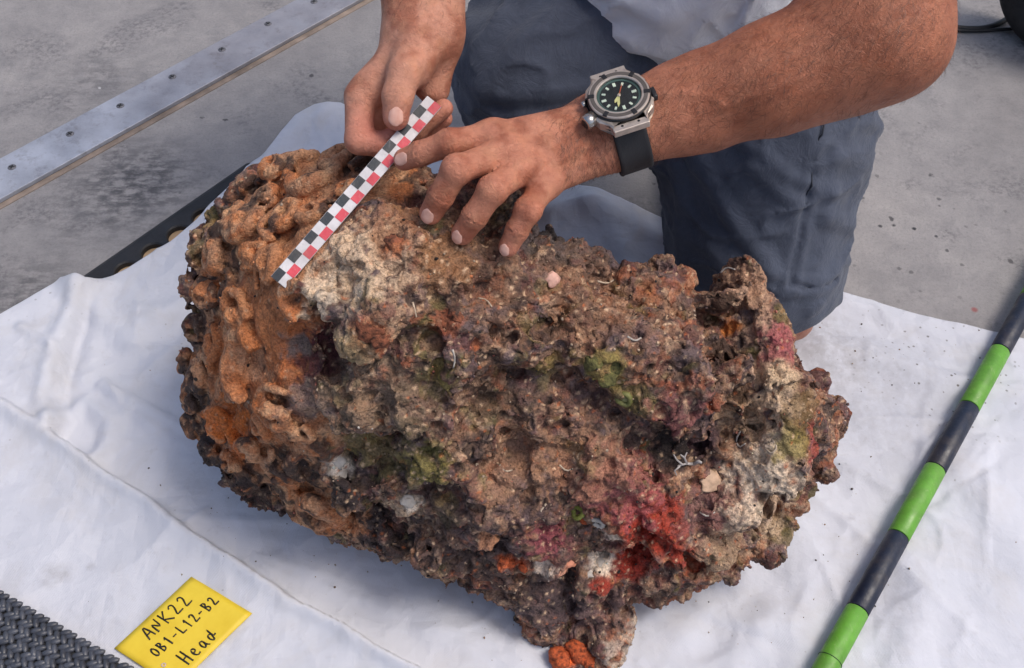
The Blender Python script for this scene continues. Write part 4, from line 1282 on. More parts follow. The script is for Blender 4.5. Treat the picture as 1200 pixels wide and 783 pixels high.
nail(left_arm, 590, 294, (-10, 24), .0130, .0115)
nail(left_arm, 470, 186, (-24, 10), .0140, .0125)
nail(right_arm, 464, 137, (-2, 26), .0165, .0150)

# ---- forearm hair
def hairs(f, V, msk, flow, count, seed, ln0=.010):
    rg = np.random.default_rng(seed)
    ids = np.nonzero(msk)[0]; ids = rg.choice(ids, min(count, len(ids)), replace=False)
    p = V[ids]; n_ = sgrad(f, p, .002)
    d_ = flow[None] + .35 * rg.normal(size=(len(ids), 3)) + .9 * np.stack([perlin(p / .03, 400 + k) for k in range(3)], 1)
    d_ = d_ - n_ * (d_ * n_).sum(1)[:, None]; d_ /= np.linalg.norm(d_, axis=1)[:, None]
    s_ = np.cross(n_, d_); L_ = ln0 * (.5 + rg.random(len(ids)))[:, None]; w = .00010
    a = p - n_ * .0003; b = p + d_ * L_ * .5 + n_ * L_ * .22; c = p + d_ * L_ + n_ * L_ * .20
    VV = np.stack([a - s_ * w, a + s_ * w, b - s_ * w * .8, b + s_ * w * .8, c], 1).reshape(-1, 3)
    base = np.arange(len(ids)) * 5
    FF = np.concatenate([np.stack([base, base + 1, base + 3], 1), np.stack([base, base + 3, base + 2], 1), np.stack([base + 2, base + 3, base + 4], 1)])
    return VV, FF
hair_m = simple("arm_hair_brown", lin(70, 42, 30), 0.5)
mA = (LV[:, 0] > .10) & ((LV - LW2.astype(np.float32)) @ L_axis.astype(np.float32) > .0)
flow = nrm(-L_axis * .8 - CU * .8)
V1, F1 = hairs(left_arm, LV, mA, flow, 9000, 5, .010)
mB = ((LV - LW.astype(np.float32)) @ L_axis.astype(np.float32) > -.045) & ((LV - LW2.astype(np.float32)) @ L_axis.astype(np.float32) < .01)
V2_, F2_ = hairs(left_arm, LV, mB, nrm(-L_axis * .5 - CU), 2200, 6, .007)
mC = (RV_ - RW.astype(np.float32)) @ nrm(R_elb - RW).astype(np.float32) > .0
V3, F3_ = hairs(right_arm, RV_, mC, nrm(-CU - CR * .4), 3500, 7, .007)
VV = np.concatenate([V1, V2_, V3]); FF = np.concatenate([F1, F2_ + len(V1), F3_ + len(V1) + len(V2_)])
tag(link("arm_hair", mesh_np("arm_hair", VV, FF), hair_m, person), kind="stuff")

# ---- shorts
def cloth_mat(name, c, dark, wscale=900, rough=0.85):
    m = NT(name)
    cc = m.ramp(m.noise(9, 5, 0.6), [(0.3, dark), (0.7, c)])
    cc = m.mix(m.ramp(m.noise(160, 4, 0.7), [(0.45, 0.0), (0.75, 0.25)]), cc, tuple(min(1, x * 1.5) for x in c))
    m.color(cc).rough(rough)
    m.b.inputs["Sheen Weight"].default_value = 0.15
    mp = m.n("Mapping"); m.l(m.co, mp.inputs[0]); mp.inputs["Rotation"].default_value = (0.3, 0.2, 0.6)
    w1 = m.n("TexWave"); w1.inputs["Scale"].default_value = wscale; m.l(mp.outputs[0], w1.inputs["Vector"])
    b = m.bump(w1.outputs["Fac"], 0.0002, 0.4)
    m.bump(m.noise(38, 7, 0.68, dist=1.2), 0.0035, 0.8, prev=b)
    return m.m
shorts_m = cloth_mat("shorts_cloth", lin(74, 82, 100), lin(58, 65, 82))
thread_m = simple("seam_thread", lin(44, 49, 60), 0.9)
def shorts_base(p):
    dl = rcone(p, np.array([.285, 1.00, .43]), P(893, 150, 1.14), .120, .112)
    dl = smin(dl, rcone(p, P(893, 150, 1.14), P(884, 318, 1.21), .112, .100), .03)
    dr = rcone(p, np.array([.17, 1.13, .44]), P(634, 82, 1.085), .125, .094)
    d = smin(dl, dr, .035)
    d = smin(d, rcone(p, P(640, 92, 1.11), P(850, 110, 1.14), .083, .083), .03)
    d = smin(d, rcone(p, PEL, PEL + np.array([-.02, .02, .14]), .135, .13), .06)
    return d
HEM = P(895, 332, 1.215)
hem_n = nrm(np.array([.05, -.42, -1.0]))
FOLDS = [([P(800, 190, 1.04), P(850, 260, 1.07), P(905, 320, 1.10)], .014, .009), ([P(870, 165, 1.03), P(920, 200, 1.05), P(960, 215, 1.08)], .011, .007), ([P(880, 200, 1.03), P(930, 235, 1.06)], .010, .007), ([P(960, 175, 1.06), P(1000, 190, 1.10)], .011, .008), ([P(960, 250, 1.09), P(995, 262, 1.12)], .011, .009), ([P(940, 150, 1.04), P(985, 140, 1.08), P(1015, 150, 1.1)], .012, .008),
         ([P(640, 20, .99), P(590, 60, .98), P(545, 120, 1.0)], .010, .010), ([P(560, 130, .98), P(640, 120, .98), P(700, 105, 1.0)], .010, .006), ([P(720, 60, 1.03), P(690, 20, 1.04), P(670, -10, 1.06)], .014, .012), ([P(765, 110, 1.05), P(735, 70, 1.05)], .012, .01), ([P(790, 200, 1.09), P(786, 260, 1.12), P(782, 310, 1.15)], .011, .010), ([P(820, 300, 1.10), P(880, 330, 1.12)], .010, .008)]
def snapf(f, q):
    q = np.asarray(q, np.float32)[None]
    for _ in range(6): q = q - f(q)[:, None] * sgrad(f, q, .002)
    return q[0].astype(float)
FOLDS = [([snapf(shorts_base, q) for q in pts], a, w) for pts, a, w in FOLDS]
SEAM = [cast(shorts_base, x, y, .9) for x, y in ((962, 128), (957, 160), (951, 200), (943, 245), (934, 290), (926, 333))]
SEAM2 = [cast(shorts_base, x, y, .9) for x, y in ((926, 333), (945, 337), (960, 335), (972, 330), (977, 326))]
SEAM3 = [cast(shorts_base, x, y, .8) for x, y in ((590, 2), (566, 34), (546, 70), (536, 105))]
def shorts(p):
    d = shorts_base(p)
    for pts, a, w in FOLDS: d = d - a * np.exp(-(pdist(p, pts) / w) ** 2)
    d = d - .005 * fbm(p / np.array([.05, .05, .09], np.float32), 501, 2) - .005 * np.clip(1 - np.abs(fbm(p / np.array([.09, .09, .05], np.float32) + 3, 511, 2) * 2.2), 0, 1) ** 4
    # pocket, standing a little proud to the right of its seam
    ds = pdist(p, SEAM); d2 = pdist(p, SEAM2)
    d = d + .0028 * np.exp(-(ds / .0028) ** 2) + .0030 * np.exp(-(d2 / .003) ** 2) - .002 * np.exp(-((ds - .008) / .006) ** 2) - .003 * np.exp(-((d2 - .008) / .007) ** 2)
    d = d + .002 * np.exp(-(pdist(p, SEAM3) / .0025) ** 2)
    # leg opening
    hem = (p - HEM.astype(np.float32)) @ hem_n.astype(np.float32) - .018
    wav = .006 * np.sin(p[:, 0] * 55)
    d = np.where(p[:, 2] < .30, smax(d, hem + wav, .006), d)
    return d
V, F = surface_nets(shorts, (-.12, .60, .0), (.46, 1.30, .62), .004)
sh = link("shorts", mesh_np("shorts", V, F), shorts_m, person)
tag(sh, "slate grey cloth shorts with a seamed side pocket")
def surf_line(f, pts, rise):
    out = []
    for a, b in zip(pts[:-1], pts[1:]):
        for k in range(6):
            q = a + (b - a) * k / 6; n_ = snorm(f, q); out.append(q - n_ * (float(f(q[None].astype(np.float32))[0]) - rise))
    return out
link("seam", tube_mesh("seam", surf_line(shorts, SEAM, .0003), .0011, 6), thread_m, sh)
link("seam", tube_mesh("seam", surf_line(shorts, SEAM2, .0003), .0011, 6), thread_m, sh)
link("seam", tube_mesh("seam", surf_line(shorts, SEAM3, .0002), .0010, 6), thread_m, sh)
p = cast(shorts, 990, 134, .9); n_ = snorm(shorts, p)
bm = bmesh.new(); disc(bm, p - n_ * .001, n_, tangent(n_)[0], .0052, .0035, 20, .0048, .0012)
link("button", bm_mesh("button", bm), simple("button_grey", lin(176, 172, 168), 0.4), sh)

# ---- shirt
shirt_m = cloth_mat("shirt_cotton", lin(240, 242, 248), lin(230, 233, 242), 1200, 0.9)
S0 = P(802, -52, 1.055)
SFOLD = [([P(660, -10, .93), P(720, 40, .92), P(790, 66, .92)], 0.0153, .010), ([P(735, -10, .92), P(790, 18, .91), P(850, 8, .91)], 0.0187, .010), ([P(760, 40, .92), P(830, 58, .915), P(880, 52, .92)], 0.0102, .006), ([P(850, 30, .91), P(900, 10, .92), P(940, -20, .93)], 0.0136, .009), ([P(700, -20, .92), P(760, -2, .91), P(800, -12, .91)], 0.0119, .006)]
def shirt_base(p):
    d = rcone(p, S0, CHEST + np.array([0, 0, .0]), .118, .155)
    d = smin(d, rcone(p, S0 + CR * .035 + CU * .005, S0 - CR * .04 + CU * .008, .112, .110), .03)
    d = smin(d, rcone(p, L_sho, CHEST, .075, .12), .05); d = smin(d, rcone(p, R_sho, CHEST, .075, .12), .05)
    d = smin(d, rcone(p, L_sho, L_sho * .62 + L_elb * .38, .075, .072), .03); d = smin(d, rcone(p, R_sho, R_sho * .6 + R_elb * .4, .075, .07), .03)
    return d
SFOLD = [([snapf(shirt_base, q) for q in pts], a, w) for pts, a, w in SFOLD]
def shirt(p):
    d = shirt_base(p)
    for pts, a, w in SFOLD: d = d - a * np.exp(-(pdist(p, pts) / w) ** 2)
    d = d - .008 * fbm(p / .08, 601, 2) - .009 * np.clip(1 - np.abs(fbm(p / np.array([.16, .10, .055], np.float32) + 8, 611, 2) * 2.3), 0, 1) ** 4 - .007 * np.clip(1 - np.abs(fbm(p / np.array([.05, .05, .09], np.float32) + 18, 615, 2) * 2.3), 0, 1) ** 4
    d = smax(d, (p - NECK.astype(np.float32)) @ np.array([0, -.25, 1], np.float32) + .02, .01)
    return d
V, F = surface_nets(shirt, (-.24, .70, .2), (.50, 1.45, 1.08), .005)
tag(link("shirt", mesh_np("shirt", V, F), shirt_m, person), "pale blue white cotton shirt hanging over the lap")
# hair on the head, cap of short hair
hd = NECK + np.array([0, -.05, .13])
def haircap(p):
    d = ell(p, hd + np.array([0, .012, .016]), (CR, (0, 1, 0), (0, 0, 1)), (.081, .095, .110)) + .003 * fbm(p / .012, 701, 2)
    return smax(d, -(p - (hd + np.array([0, -.05, .035])).astype(np.float32)) @ np.array([0, .8, .6], np.float32), .008)
V, F = surface_nets(haircap, tuple(hd - .14), tuple(hd + .14), .006)
link("hair", mesh_np("hair", V, F), simple("head_hair", lin(60, 44, 36), 0.6, bump=0.002, bscale=300), person)
print("person done", round(time.time() - T0, 1))

# ================================================================== SMALL THINGS
def worn(name, c, wear, rough=0.42, amount=0.5, scale=45):
    m = NT(name)
    cc = m.ramp(m.noise(scale, 6, 0.65), [(0.3, tuple(x * .72 for x in c)), (0.55, c), (0.75, tuple(min(1, x * 1.18) for x in c))])
    mp = m.n("Mapping"); m.l(m.co, mp.inputs[0]); mp.inputs["Rotation"].default_value = (0, 0, 0.6); mp.inputs["Scale"].default_value = (400, 60, 200)
    sc = m.ramp(m.noise(1.0, 4, 0.7, vec=mp.outputs[0]), [(0.60, 0.0), (0.68, amount)])
    cc = m.mix(sc, cc, wear)
    cc = m.mix(m.ramp(m.noise(170, 5, 0.7), [(0.62, 0.0), (0.68, amount)]), cc, wear)
    cc = m.mix(m.ramp(m.noise(22, 5, 0.7), [(0.5, 0.0), (0.8, 0.35)]), cc, lin(120, 106, 92))
    m.color(cc).rough(m.ramp(m.noise(70, 5), [(0.3, rough - .1), (0.7, rough + .2)]))
    m.bump(m.noise(300, 4), 0.0003)
    return m.m
# ---- checkered scale bar, 20 squares of one centimetre
B0, B1 = P(326, 331, .824), P(509, 119, .862)
bd_ = nrm(B1 - B0); bw = nrm(np.cross(bd_, CB)); bw = bw if np.dot(bw, CR) > 0 else -bw
bn = nrm(np.cross(bw, bd_)); bn = bn if np.dot(bn, CB) > 0 else -bn
BL = np.linalg.norm(B1 - B0); HW = .0076
bar = empty("scale_bar", B0, "red, black and white checkered scale bar held over the stone head", "scale bar")
plate_m = worn("bar_white", lin(206, 204, 208), lin(160, 154, 150), amount=.3)
bm = bmesh.new(); frame_box(bm, (B0 + B1) / 2, bd_, bw, bn, BL / 2, HW, .0006, .0003, 1)
link("plate", bm_mesh("plate", bm), plate_m, bar, smooth=False)
sq = BL / 20
blk = worn("bar_black", lin(34, 42, 52), lin(120, 120, 124), amount=.3); red = worn("bar_red", lin(204, 66, 82), lin(214, 150, 150), amount=.35)
for i in range(20):
    side = -1 if i % 2 == 0 else 1
    bm = bmesh.new()
    frame_box(bm, B0 + bd_ * sq * (i + .5) + bw * side * HW * .485 + bn * .00075, bd_, bw, bn, sq * .5, HW * .475, .00015)
    link("scale_square", bm_mesh("scale_square", bm), blk if side < 0 else red, bar, smooth=False)

# ---- ranging rod, 10 cm bands, six-sided
rodpx = [(1004.6, 715), (1051, 631), (1097, 550), (1136, 477), (1171, 412)]
rz = .026
g = np.array([PZ(x, y, rz) for x, y in rodpx])
k = np.arange(5); A1 = np.polyfit(k, g[:, 0], 1); A2 = np.polyfit(k, g[:, 1], 1)
step = np.array([A1[0], A2[0], 0]); org = np.array([A1[1], A2[1], rz])
print("rod band length", np.linalg.norm(step), "width", 2.0)
rd = nrm(step); rs = np.array([rd[1], -rd[0], 0.0]); SL = np.linalg.norm(step)
rod = empty("ranging_rod", org * np.array([1, 1, 0]), "green and black banded surveying rod lying on the white sheet", "rod")
green = worn("rod_green", lin(98, 158, 52), lin(150, 178, 110), amount=.4); black = worn("rod_navy", lin(24, 32, 52), lin(80, 90, 112), amount=.2)
RR = .0122
for i in range(-2, 8):
    a, b = org + step * i, org + step * (i + 1)
    bm = bmesh.new(); R2 = []
    eps = rd * .0004
    prof = []
    for kk in range(8):
        an = math.radians(45 * kk + 14)
        for da in (-15, 0, 15):
            rr = RR * (1.02 if da == 0 else 1.0)
            prof.append(rr * .985 * (rs * math.cos(an + math.radians(da)) + np.array([0, 0, 1.0]) * math.sin(an + math.radians(da))))
    for c_, s_ in ((a + eps, .96), (a + eps * 3, 1), (b - eps * 3, 1), (b - eps, .96)):
        R2.append([bm.verts.new(c_ + q * s_) for q in prof])
    npf = len(prof)
    for q0, q1 in zip(R2[:-1], R2[1:]):
        for kk in range(npf): bm.faces.new((q0[kk], q0[(kk + 1) % npf], q1[(kk + 1) % npf], q1[kk]))
    bm.faces.new(R2[0][::-1]); bm.faces.new(R2[-1])
    bo = link("band", bm_mesh("band", bm), black if i % 2 == 0 else green, rod)
    bo.data.polygons.foreach_set("use_smooth", np.array([len(q.vertices) == 4 for q in bo.data.polygons]))
# joint line near the lower end
bm = bmesh.new()
c_ = org - step * .62
pts = [c_ + RR * 1.0 * (rs * math.cos(2 * math.pi * t / 36) + Z0 * math.sin(2 * math.pi * t / 36)) for t in range(37)]
link("joint_ring", tube_mesh("joint_ring", pts, .0005, 5), simple("joint_dark", lin(40, 70, 30), 0.6), rod)

# ---- yellow tag with handwriting
tz = .018
TT, TR, TL = PZ(226, 679, tz), PZ(297, 722, tz), PZ(134, 760, tz)
ex, ey = TT - TL, TR - TT
_sq = np.stack(np.meshgrid(np.linspace(0, 1, 12), np.linspace(0, 1, 10), indexing='ij'), -1).reshape(-1, 2)
_sh = sheet_height((TL + _sq[:, :1] * ex + _sq[:, 1:] * ey)[:, :2])
_A = np.concatenate([np.ones((len(_sq), 1)), _sq], 1); _pf = np.linalg.lstsq(_A, _sh, rcond=None)[0]
_lift = float((_sh - _A @ _pf).max()) + .0015
tagr = empty("paper_tag", TL, "yellow tag with black handwriting lying on the sheet at lower left", "tag")
def mat_tag():
    m = NT("yellow_card")
    m.color(m.ramp(m.noise(30, 5), [(0.3, lin(218, 186, 44)), (0.7, lin(232, 204, 62))])).rough(0.5)
    m.bump(m.noise(180, 4), 0.0002); return m.m
bm = bmesh.new(); G = []
def tpt(s_, q_, z=0.0):
    base = TL + ex * s_ + ey * q_
    base[2] = _pf[0] + _pf[1] * s_ + _pf[2] * q_ + _lift + .0016 * (1 + math.sin(s_ * 2.4 + .4) * (q_ - .3)) + .0008 * math.sin(q_ * 5) + z
    return base
for i in range(17):
    G.append([bm.verts.new(tpt(i / 16, k_ / 12)) for k_ in range(13)])
for i in range(16):
    for k_ in range(12): bm.faces.new((G[i][k_], G[i + 1][k_], G[i + 1][k_ + 1], G[i][k_ + 1]))
card = link("card", bm_mesh("card", bm), mat_tag(), tagr)
md = card.modifiers.new("t", 'SOLIDIFY'); md.thickness = .0004; md.offset = 0
ink = simple("marker_ink", lin(28, 26, 26), 0.5)
GL = {  # strokes on a unit box, y up
    'A': [[(0, 0), (.45, 1), (.62, 1), (.72, .02)], [(.12, .38), (.72, .42)]],
    'N': [[(.0, 0), (.08, .95), (.55, .05), (.68, 1)]],
    'K': [[(.08, 1), (.05, 0)], [(.65, 1), (.08, .45), (.75, .0)]],
    '2': [[(.05, .78), (.25, 1), (.55, .9), (.5, .6), (.05, .05), (.35, .08), (.85, .12)]],
    'O': [[(.4, 1), (.08, .75), (.05, .25), (.35, 0), (.65, .3), (.65, .78), (.4, 1)]],
    'B': [[(.12, 1), (.1, 0)], [(.0, .95), (.45, 1), (.55, .75), (.15, .52), (.6, .4), (.55, .08), (.0, .02)]],
    '1': [[(.2, .75), (.4, 1), (.38, 0)]],
    'I': [[(.35, 1), (.33, 0)]],
    '-': [[(.05, .45), (.6, .48)]],
    'L': [[(.15, 1), (.1, .08), (.75, .1)]],
    'H': [[(.1, 1), (.05, 0)], [(.62, 1), (.6, 0)], [(.05, .45), (.65, .52)]],
    'e': [[(.08, .32), (.55, .36), (.5, .58), (.2, .6), (.05, .3), (.25, .02), (.65, .1)]],
    'a': [[(.55, .5), (.25, .6), (.05, .3), (.2, .02), (.5, .2), (.55, .58), (.55, .15), (.75, .02)]],
    'd': [[(.5, .5), (.2, .55), (.05, .25), (.25, .0), (.5, .2), (.72, 1.05), (.55, .2), (.9, .32)]],
}
def write(txt, s0_, s1_, q0_, q1_, hgt):
    n_ = len(txt)
    for i, ch in enumerate(txt):
        w_ = (s1_ - s0_) / n_
        bm = bmesh.new()
        for st in GL[ch]:
            pts = []
            for a, b in zip(st[:-1], st[1:]):
                for t in (0, .33, .67): pts.append((a[0] + (b[0] - a[0]) * t, a[1] + (b[1] - a[1]) * t))
            pts.append(st[-1])
            if len(st) > 3:
                for _ in range(2): pts = [pts[0]] + [tuple((np.array(pts[k_ - 1]) + 2 * np.array(pts[k_]) + np.array(pts[k_ + 1])) / 4) for k_ in range(1, len(pts) - 1)] + [pts[-1]]
            W = []
            for x, y in pts:
                f_ = (i + x * .92) / n_
                s_ = s0_ + (s1_ - s0_) * f_; q_ = q0_ + (q1_ - q0_) * f_ + hgt * (.5 - y)
                W.append(tpt(s_, q_, .0005))
            t_ = tube_mesh("t", W, [.00085 + .00012 * math.sin(k_ * 1.1 + i) for k_ in range(len(W))], 6)
            bm.from_mesh(t_); bpy.data.meshes.remove(t_)
        for v_ in bm.verts: pass
        link("letter", bm_mesh("letter", bm), ink, card)
pe = [tpt(.12 + .018 * math.cos(t * .5), .66 + .022 * math.sin(t * .5), .0006) for t in range(14)]
link("eyelet", tube_mesh("eyelet", pe, .0008, 6), simple("eyelet_pale", lin(206, 186, 170), .5), card)
write("ANK22", .25, .82, .17, .20, .20)
write("OB1-L12-B2", .15, .95, .45, .49, .15)
write("Head", .25, .66, .79, .80, .22)

# ---- crumbs fallen from the crust onto the sheet (uncountable)
rgk = np.random.default_rng(23)
kp = []
for px, py, sx, sy, cnt in ((420, 655, 90, 22, 110), (270, 600, 40, 20, 50), (600, 735, 60, 20, 60), (860, 715, 70, 25, 90), (980, 590, 30, 40, 70), (1090, 430, 80, 35, 110), (1000, 420, 30, 30, 50), (200, 430, 30, 60, 40), (1040, 640, 90, 90, 40), (200, 640, 120, 50, 25)):
    for x, y in rgk.normal(size=(int(cnt * .28), 2)) * (sx, sy) + (px, py): kp.append(PZ(x, y, .012))
kp = np.array(kp); kp = kp[inside(kp[:, :2], outline)]
ks = .0003 + .0012 * rgk.random(len(kp)) ** 3
kp[:, 2] = sheet_height(kp[:, :2]) + .0006 + ks * .4
kc = np.array([lin(116, 96, 82), lin(84, 74, 70), lin(150, 118, 92), lin(160, 146, 130)])[rgk.integers(0, 4, len(kp))]
VV, FF, CC = blob_set(kp, None, ks, kc)
tag(link("crumbs", mesh_np("crumbs", VV, FF, CC), crust_m, None, smooth=False), "brown crumbs of crust scattered over the white sheet", "debris", kind="stuff")

# ---- woven webbing at the lower left
w0, w1 = PZ(-70, 652, .026), PZ(230, 826, .026)
wd_ = nrm((w1 - w0) * np.array([1, 1, 0])); wn_ = np.array([wd_[1], -wd_[0], 0.0])       # towards the camera
web = empty("woven_webbing", (w0 + w1) / 2 * np.array([1, 1, 0]), "dark grey coarse woven webbing strap at the lower left corner", "strap")
LW_ = np.linalg.norm(w1 - w0); BW = .060
bm = bmesh.new(); frame_box(bm, (w0 + w1) / 2 + wn_ * BW / 2 - Z0 * .006, wd_, wn_, Z0, LW_ / 2, BW / 2 - .002, .002, .001)
web_m = simple("webbing_base", lin(38, 40, 46), 0.7); link("webbing_core", bm_mesh("core", bm), web_m, web)
strand = NT("webbing_strand")
strand.color(strand.ramp(strand.noise(60, 4), [(0.3, lin(46, 48, 56)), (0.7, lin(82, 85, 95))])).rough(0.38)
strand.b.inputs["Specular IOR Level"].default_value = 0.7
strand.bump(strand.noise(900, 3), 0.0004)
nl = 10; pitch = .0092
bm = bmesh.new(); bmesh.ops.create_icosphere(bm, subdivisions=2, radius=1.0)
bv = np.array([x.co[:] for x in bm.verts]); bf = np.array([[q.index for q in f.verts] for f in bm.faces]); bm.free()
VV, FF = [], []; off = 0
for r_ in range(nl):
    vpos = (r_ + .5) / nl * BW
    crown = .0025 * math.sin(math.pi * (r_ + .5) / nl) ** .5
    for i in range(int(LW_ / pitch)):
        u = (i + .5 * (r_ % 2) + .15 * math.sin(i * 3.1 + r_)) * pitch
        tilt = math.radians(38 if r_ % 2 else -38)
        a1 = wd_ * math.cos(tilt) + wn_ * math.sin(tilt); a2 = -wd_ * math.sin(tilt) + wn_ * math.cos(tilt)
        c_ = w0 + wd_ * u + wn_ * vpos + Z0 * (-.0035 + crown)
        W = c_ + bv[:, :1] * a1 * .0070 + bv[:, 1:2] * a2 * .0034 + bv[:, 2:3] * Z0 * .0034 + (bv[:, :1] ** 1) * Z0 * .0007
        VV.append(W); FF.append(bf + off); off += len(bv)
tag(link("weave", mesh_np("weave", np.concatenate(VV), np.concatenate(FF)), strand.m, web), kind="stuff")

# ---- wrist watch
WC = P(725.5, 114, .832)
tl = math.radians(30)
im_up = nrm(CR * -.31 + CU * .95)
wn0 = nrm(CB * math.cos(tl) + im_up * math.sin(tl)); w12 = nrm(im_up * math.cos(tl) - CB * math.sin(tl)); w3 = nrm(np.cross(w12, wn0))
if np.dot(w3, CR) < 0: w3 = -w3
# seat the case on the wrist
wcen = (LW2 + (WC - LW2) @ L_axis * L_axis)
watch = empty("wristwatch", WC, "bulky steel wristwatch with black dial and black strap on the wrist", "watch")
ti = simple("watch_steel", lin(196, 184, 174), 0.36, 0.6, var=0.1, scale=200); dkm = simple("watch_black", lin(30, 30, 33), 0.4); shiny = simple("watch_polish", lin(190, 188, 186), 0.2, 0.9)
def WP(x, y, z): return WC + w3 * x * 1.06 + w12 * y * 1.06 + wn0 * z * 1.1
def poly_solid(bm, pts, z0, z1, bev=0.0):
    lo = [bm.verts.new(WP(x, y, z0)) for x, y in pts]; n_ = len(pts)
    c_ = np.mean(pts, 0)
    if bev:
        mid = [bm.verts.new(WP(x, y, z1 - bev)) for x, y in pts]
        hi = [bm.verts.new(WP(*(c_ + (np.array([x, y]) - c_) * (1 - bev / .02)), z1)) for x, y in pts]
        R_ = [lo, mid, hi]
    else: R_ = [lo, [bm.verts.new(WP(x, y, z1)) for x, y in pts]]
    for a, b in zip(R_[:-1], R_[1:]):
        for k_ in range(n_): bm.faces.new((a[k_], a[(k_ + 1) % n_], b[(k_ + 1) % n_], b[k_]))
    bm.faces.new(R_[0][::-1]); bm.faces.new(R_[-1])
# case: tonneau with lugs
cp = []
for sx, sy in ((1, 1), (1, -1), (-1, -1), (-1, 1)):
    q = [(.0245, .010), (.0215, .0175), (.0155, .0225), (.0135, .0275)]
    q = [(sx * x, sy * y) for x, y in q]
    if sx * sy < 0: q = q[::-1]
    cp += q
bm = bmesh.new(); poly_solid(bm, cp, -.0085, .0, .0012)
link("case", bm_mesh("case", bm), ti, watch, smooth=False)
bm = bmesh.new(); poly_solid(bm, [(x * 1.015, y * .93) for x, y in cp], -.006, -.0025)
link("case_band", bm_mesh("case_band", bm), dkm, watch, smooth=False)
def ring(name, ro, ri, z0, z1, mat, bev=.0006, seg=64, parent=watch, wob=None):
    bm = bmesh.new(); prof = [(ro, z0), (ro, z1 - bev), (ro - bev, z1), (ri + bev, z1), (ri, z1 - bev), (ri, z0)]
    R_ = []
    for k_ in range(seg):
        a = 2 * math.pi * k_ / seg
        R_.append([bm.verts.new(WP(r_ * math.cos(a), r_ * math.sin(a), z)) for r_, z in prof])
    for k_ in range(seg):
        for q in range(len(prof)):
            q2 = (q + 1) % len(prof)
            bm.faces.new((R_[k_][q], R_[(k_ + 1) % seg][q], R_[(k_ + 1) % seg][q2], R_[k_][q2]))
    return link(name, bm_mesh(name, bm), mat, parent, smooth=False)
ring("bezel_base", .0245, .0185, -.0005, .0018, dkm)
bez = ring("bezel", .0236, .0172, .0018, .0036, ti)
ring("bezel_inlay", .0222, .0192, .0036, .0039, simple("inlay", lin(104, 98, 94), 0.5, 0.5), .0001)
for k_ in range(6):
    a = math.radians(30 + 60 * k_ + 14)
    bm = bmesh.new(); frame_box(bm, WP(.0212 * math.cos(a), .0212 * math.sin(a), .0036), w3 * math.cos(a) + w12 * math.sin(a), -w3 * math.sin(a) + w12 * math.cos(a), wn0, .0025, .0019, .0008, .0003, 1)
    link("bezel_screw", bm_mesh("bezel_screw", bm), dkm, watch, smooth=False)
bm = bmesh.new(); disc(bm, WP(0, 0, .0005), wn0, w3, .0174, .0006, 48)
dial = link("dial", bm_mesh("dial", bm), simple("dial_black", lin(22, 26, 28), 0.5), watch, smooth=False)
lume = simple("lume", lin(200, 214, 196), 0.5); lumey = simple("lume_yellow", lin(206, 204, 140), 0.5)
ring("minute_ring", .0172, .0150, .0011, .0014, simple("teal_ring", lin(60, 84, 80), 0.5), .0001)
for k_ in range(12):
    a = math.radians(90 - 30 * k_)
    rad = w3 * math.cos(a) + w12 * math.sin(a); tan_ = -w3 * math.sin(a) + w12 * math.cos(a)
    bm = bmesh.new(); big = k_ % 3 == 0
    frame_box(bm, WC + rad * .0128 + wn0 * .0014, rad, tan_, wn0, .0020 if big else .0016, .0012 if big else .0009, .0003, .0002, 1)
    link("hour_mark", bm_mesh("hour_mark", bm), lume, dial, smooth=False)
for k_ in range(60):
    if k_ % 5 == 0: continue
for nm, deg, ln, wd2, mt in (("hour_hand", 222, .0085, .0013, lumey), ("minute_hand", 200, .0122, .0011, lumey), ("second_hand", 30, .0125, .0004, simple("orange_hand", lin(190, 96, 60), 0.5))):
    a = math.radians(90 - deg); rad = w3 * math.cos(a) + w12 * math.sin(a); tan_ = -w3 * math.sin(a) + w12 * math.cos(a)
    bm = bmesh.new()
    q = [(-.002, wd2 * .5), (ln * .7, wd2), (ln, 0), (ln * .7, -wd2), (-.002, -wd2 * .5)]
    lo = [bm.verts.new(WC + rad * x + tan_ * y + wn0 * .0020) for x, y in q]; hi = [bm.verts.new(WC + rad * x + tan_ * y + wn0 * .0024) for x, y in q]
    for k_ in range(5): bm.faces.new((lo[k_], lo[(k_ + 1) % 5], hi[(k_ + 1) % 5], hi[k_]))
    bm.faces.new(lo[::-1]); bm.faces.new(hi)
    link(nm, bm_mesh(nm, bm), mt, dial, smooth=False)
bm = bmesh.new(); disc(bm, WP(0, 0, .0019), wn0, w3, .0014, .0008, 16); link("hand_pin", bm_mesh("pin", bm), ti, dial)
# glass
gm = NT("watch_glass"); gm.color((1, 1, 1)).rough(0.03); gm.b.inputs["Transmission Weight"].default_value = 1.0; gm.b.inputs["IOR"].default_value = 1.15; gm.b.inputs["Alpha"].default_value = 0.25
bm = bmesh.new(); disc(bm, WP(0, 0, .0029), wn0, w3, .0171, .0004, 48); link("crystal", bm_mesh("crystal", bm), gm.m, watch, smooth=False)
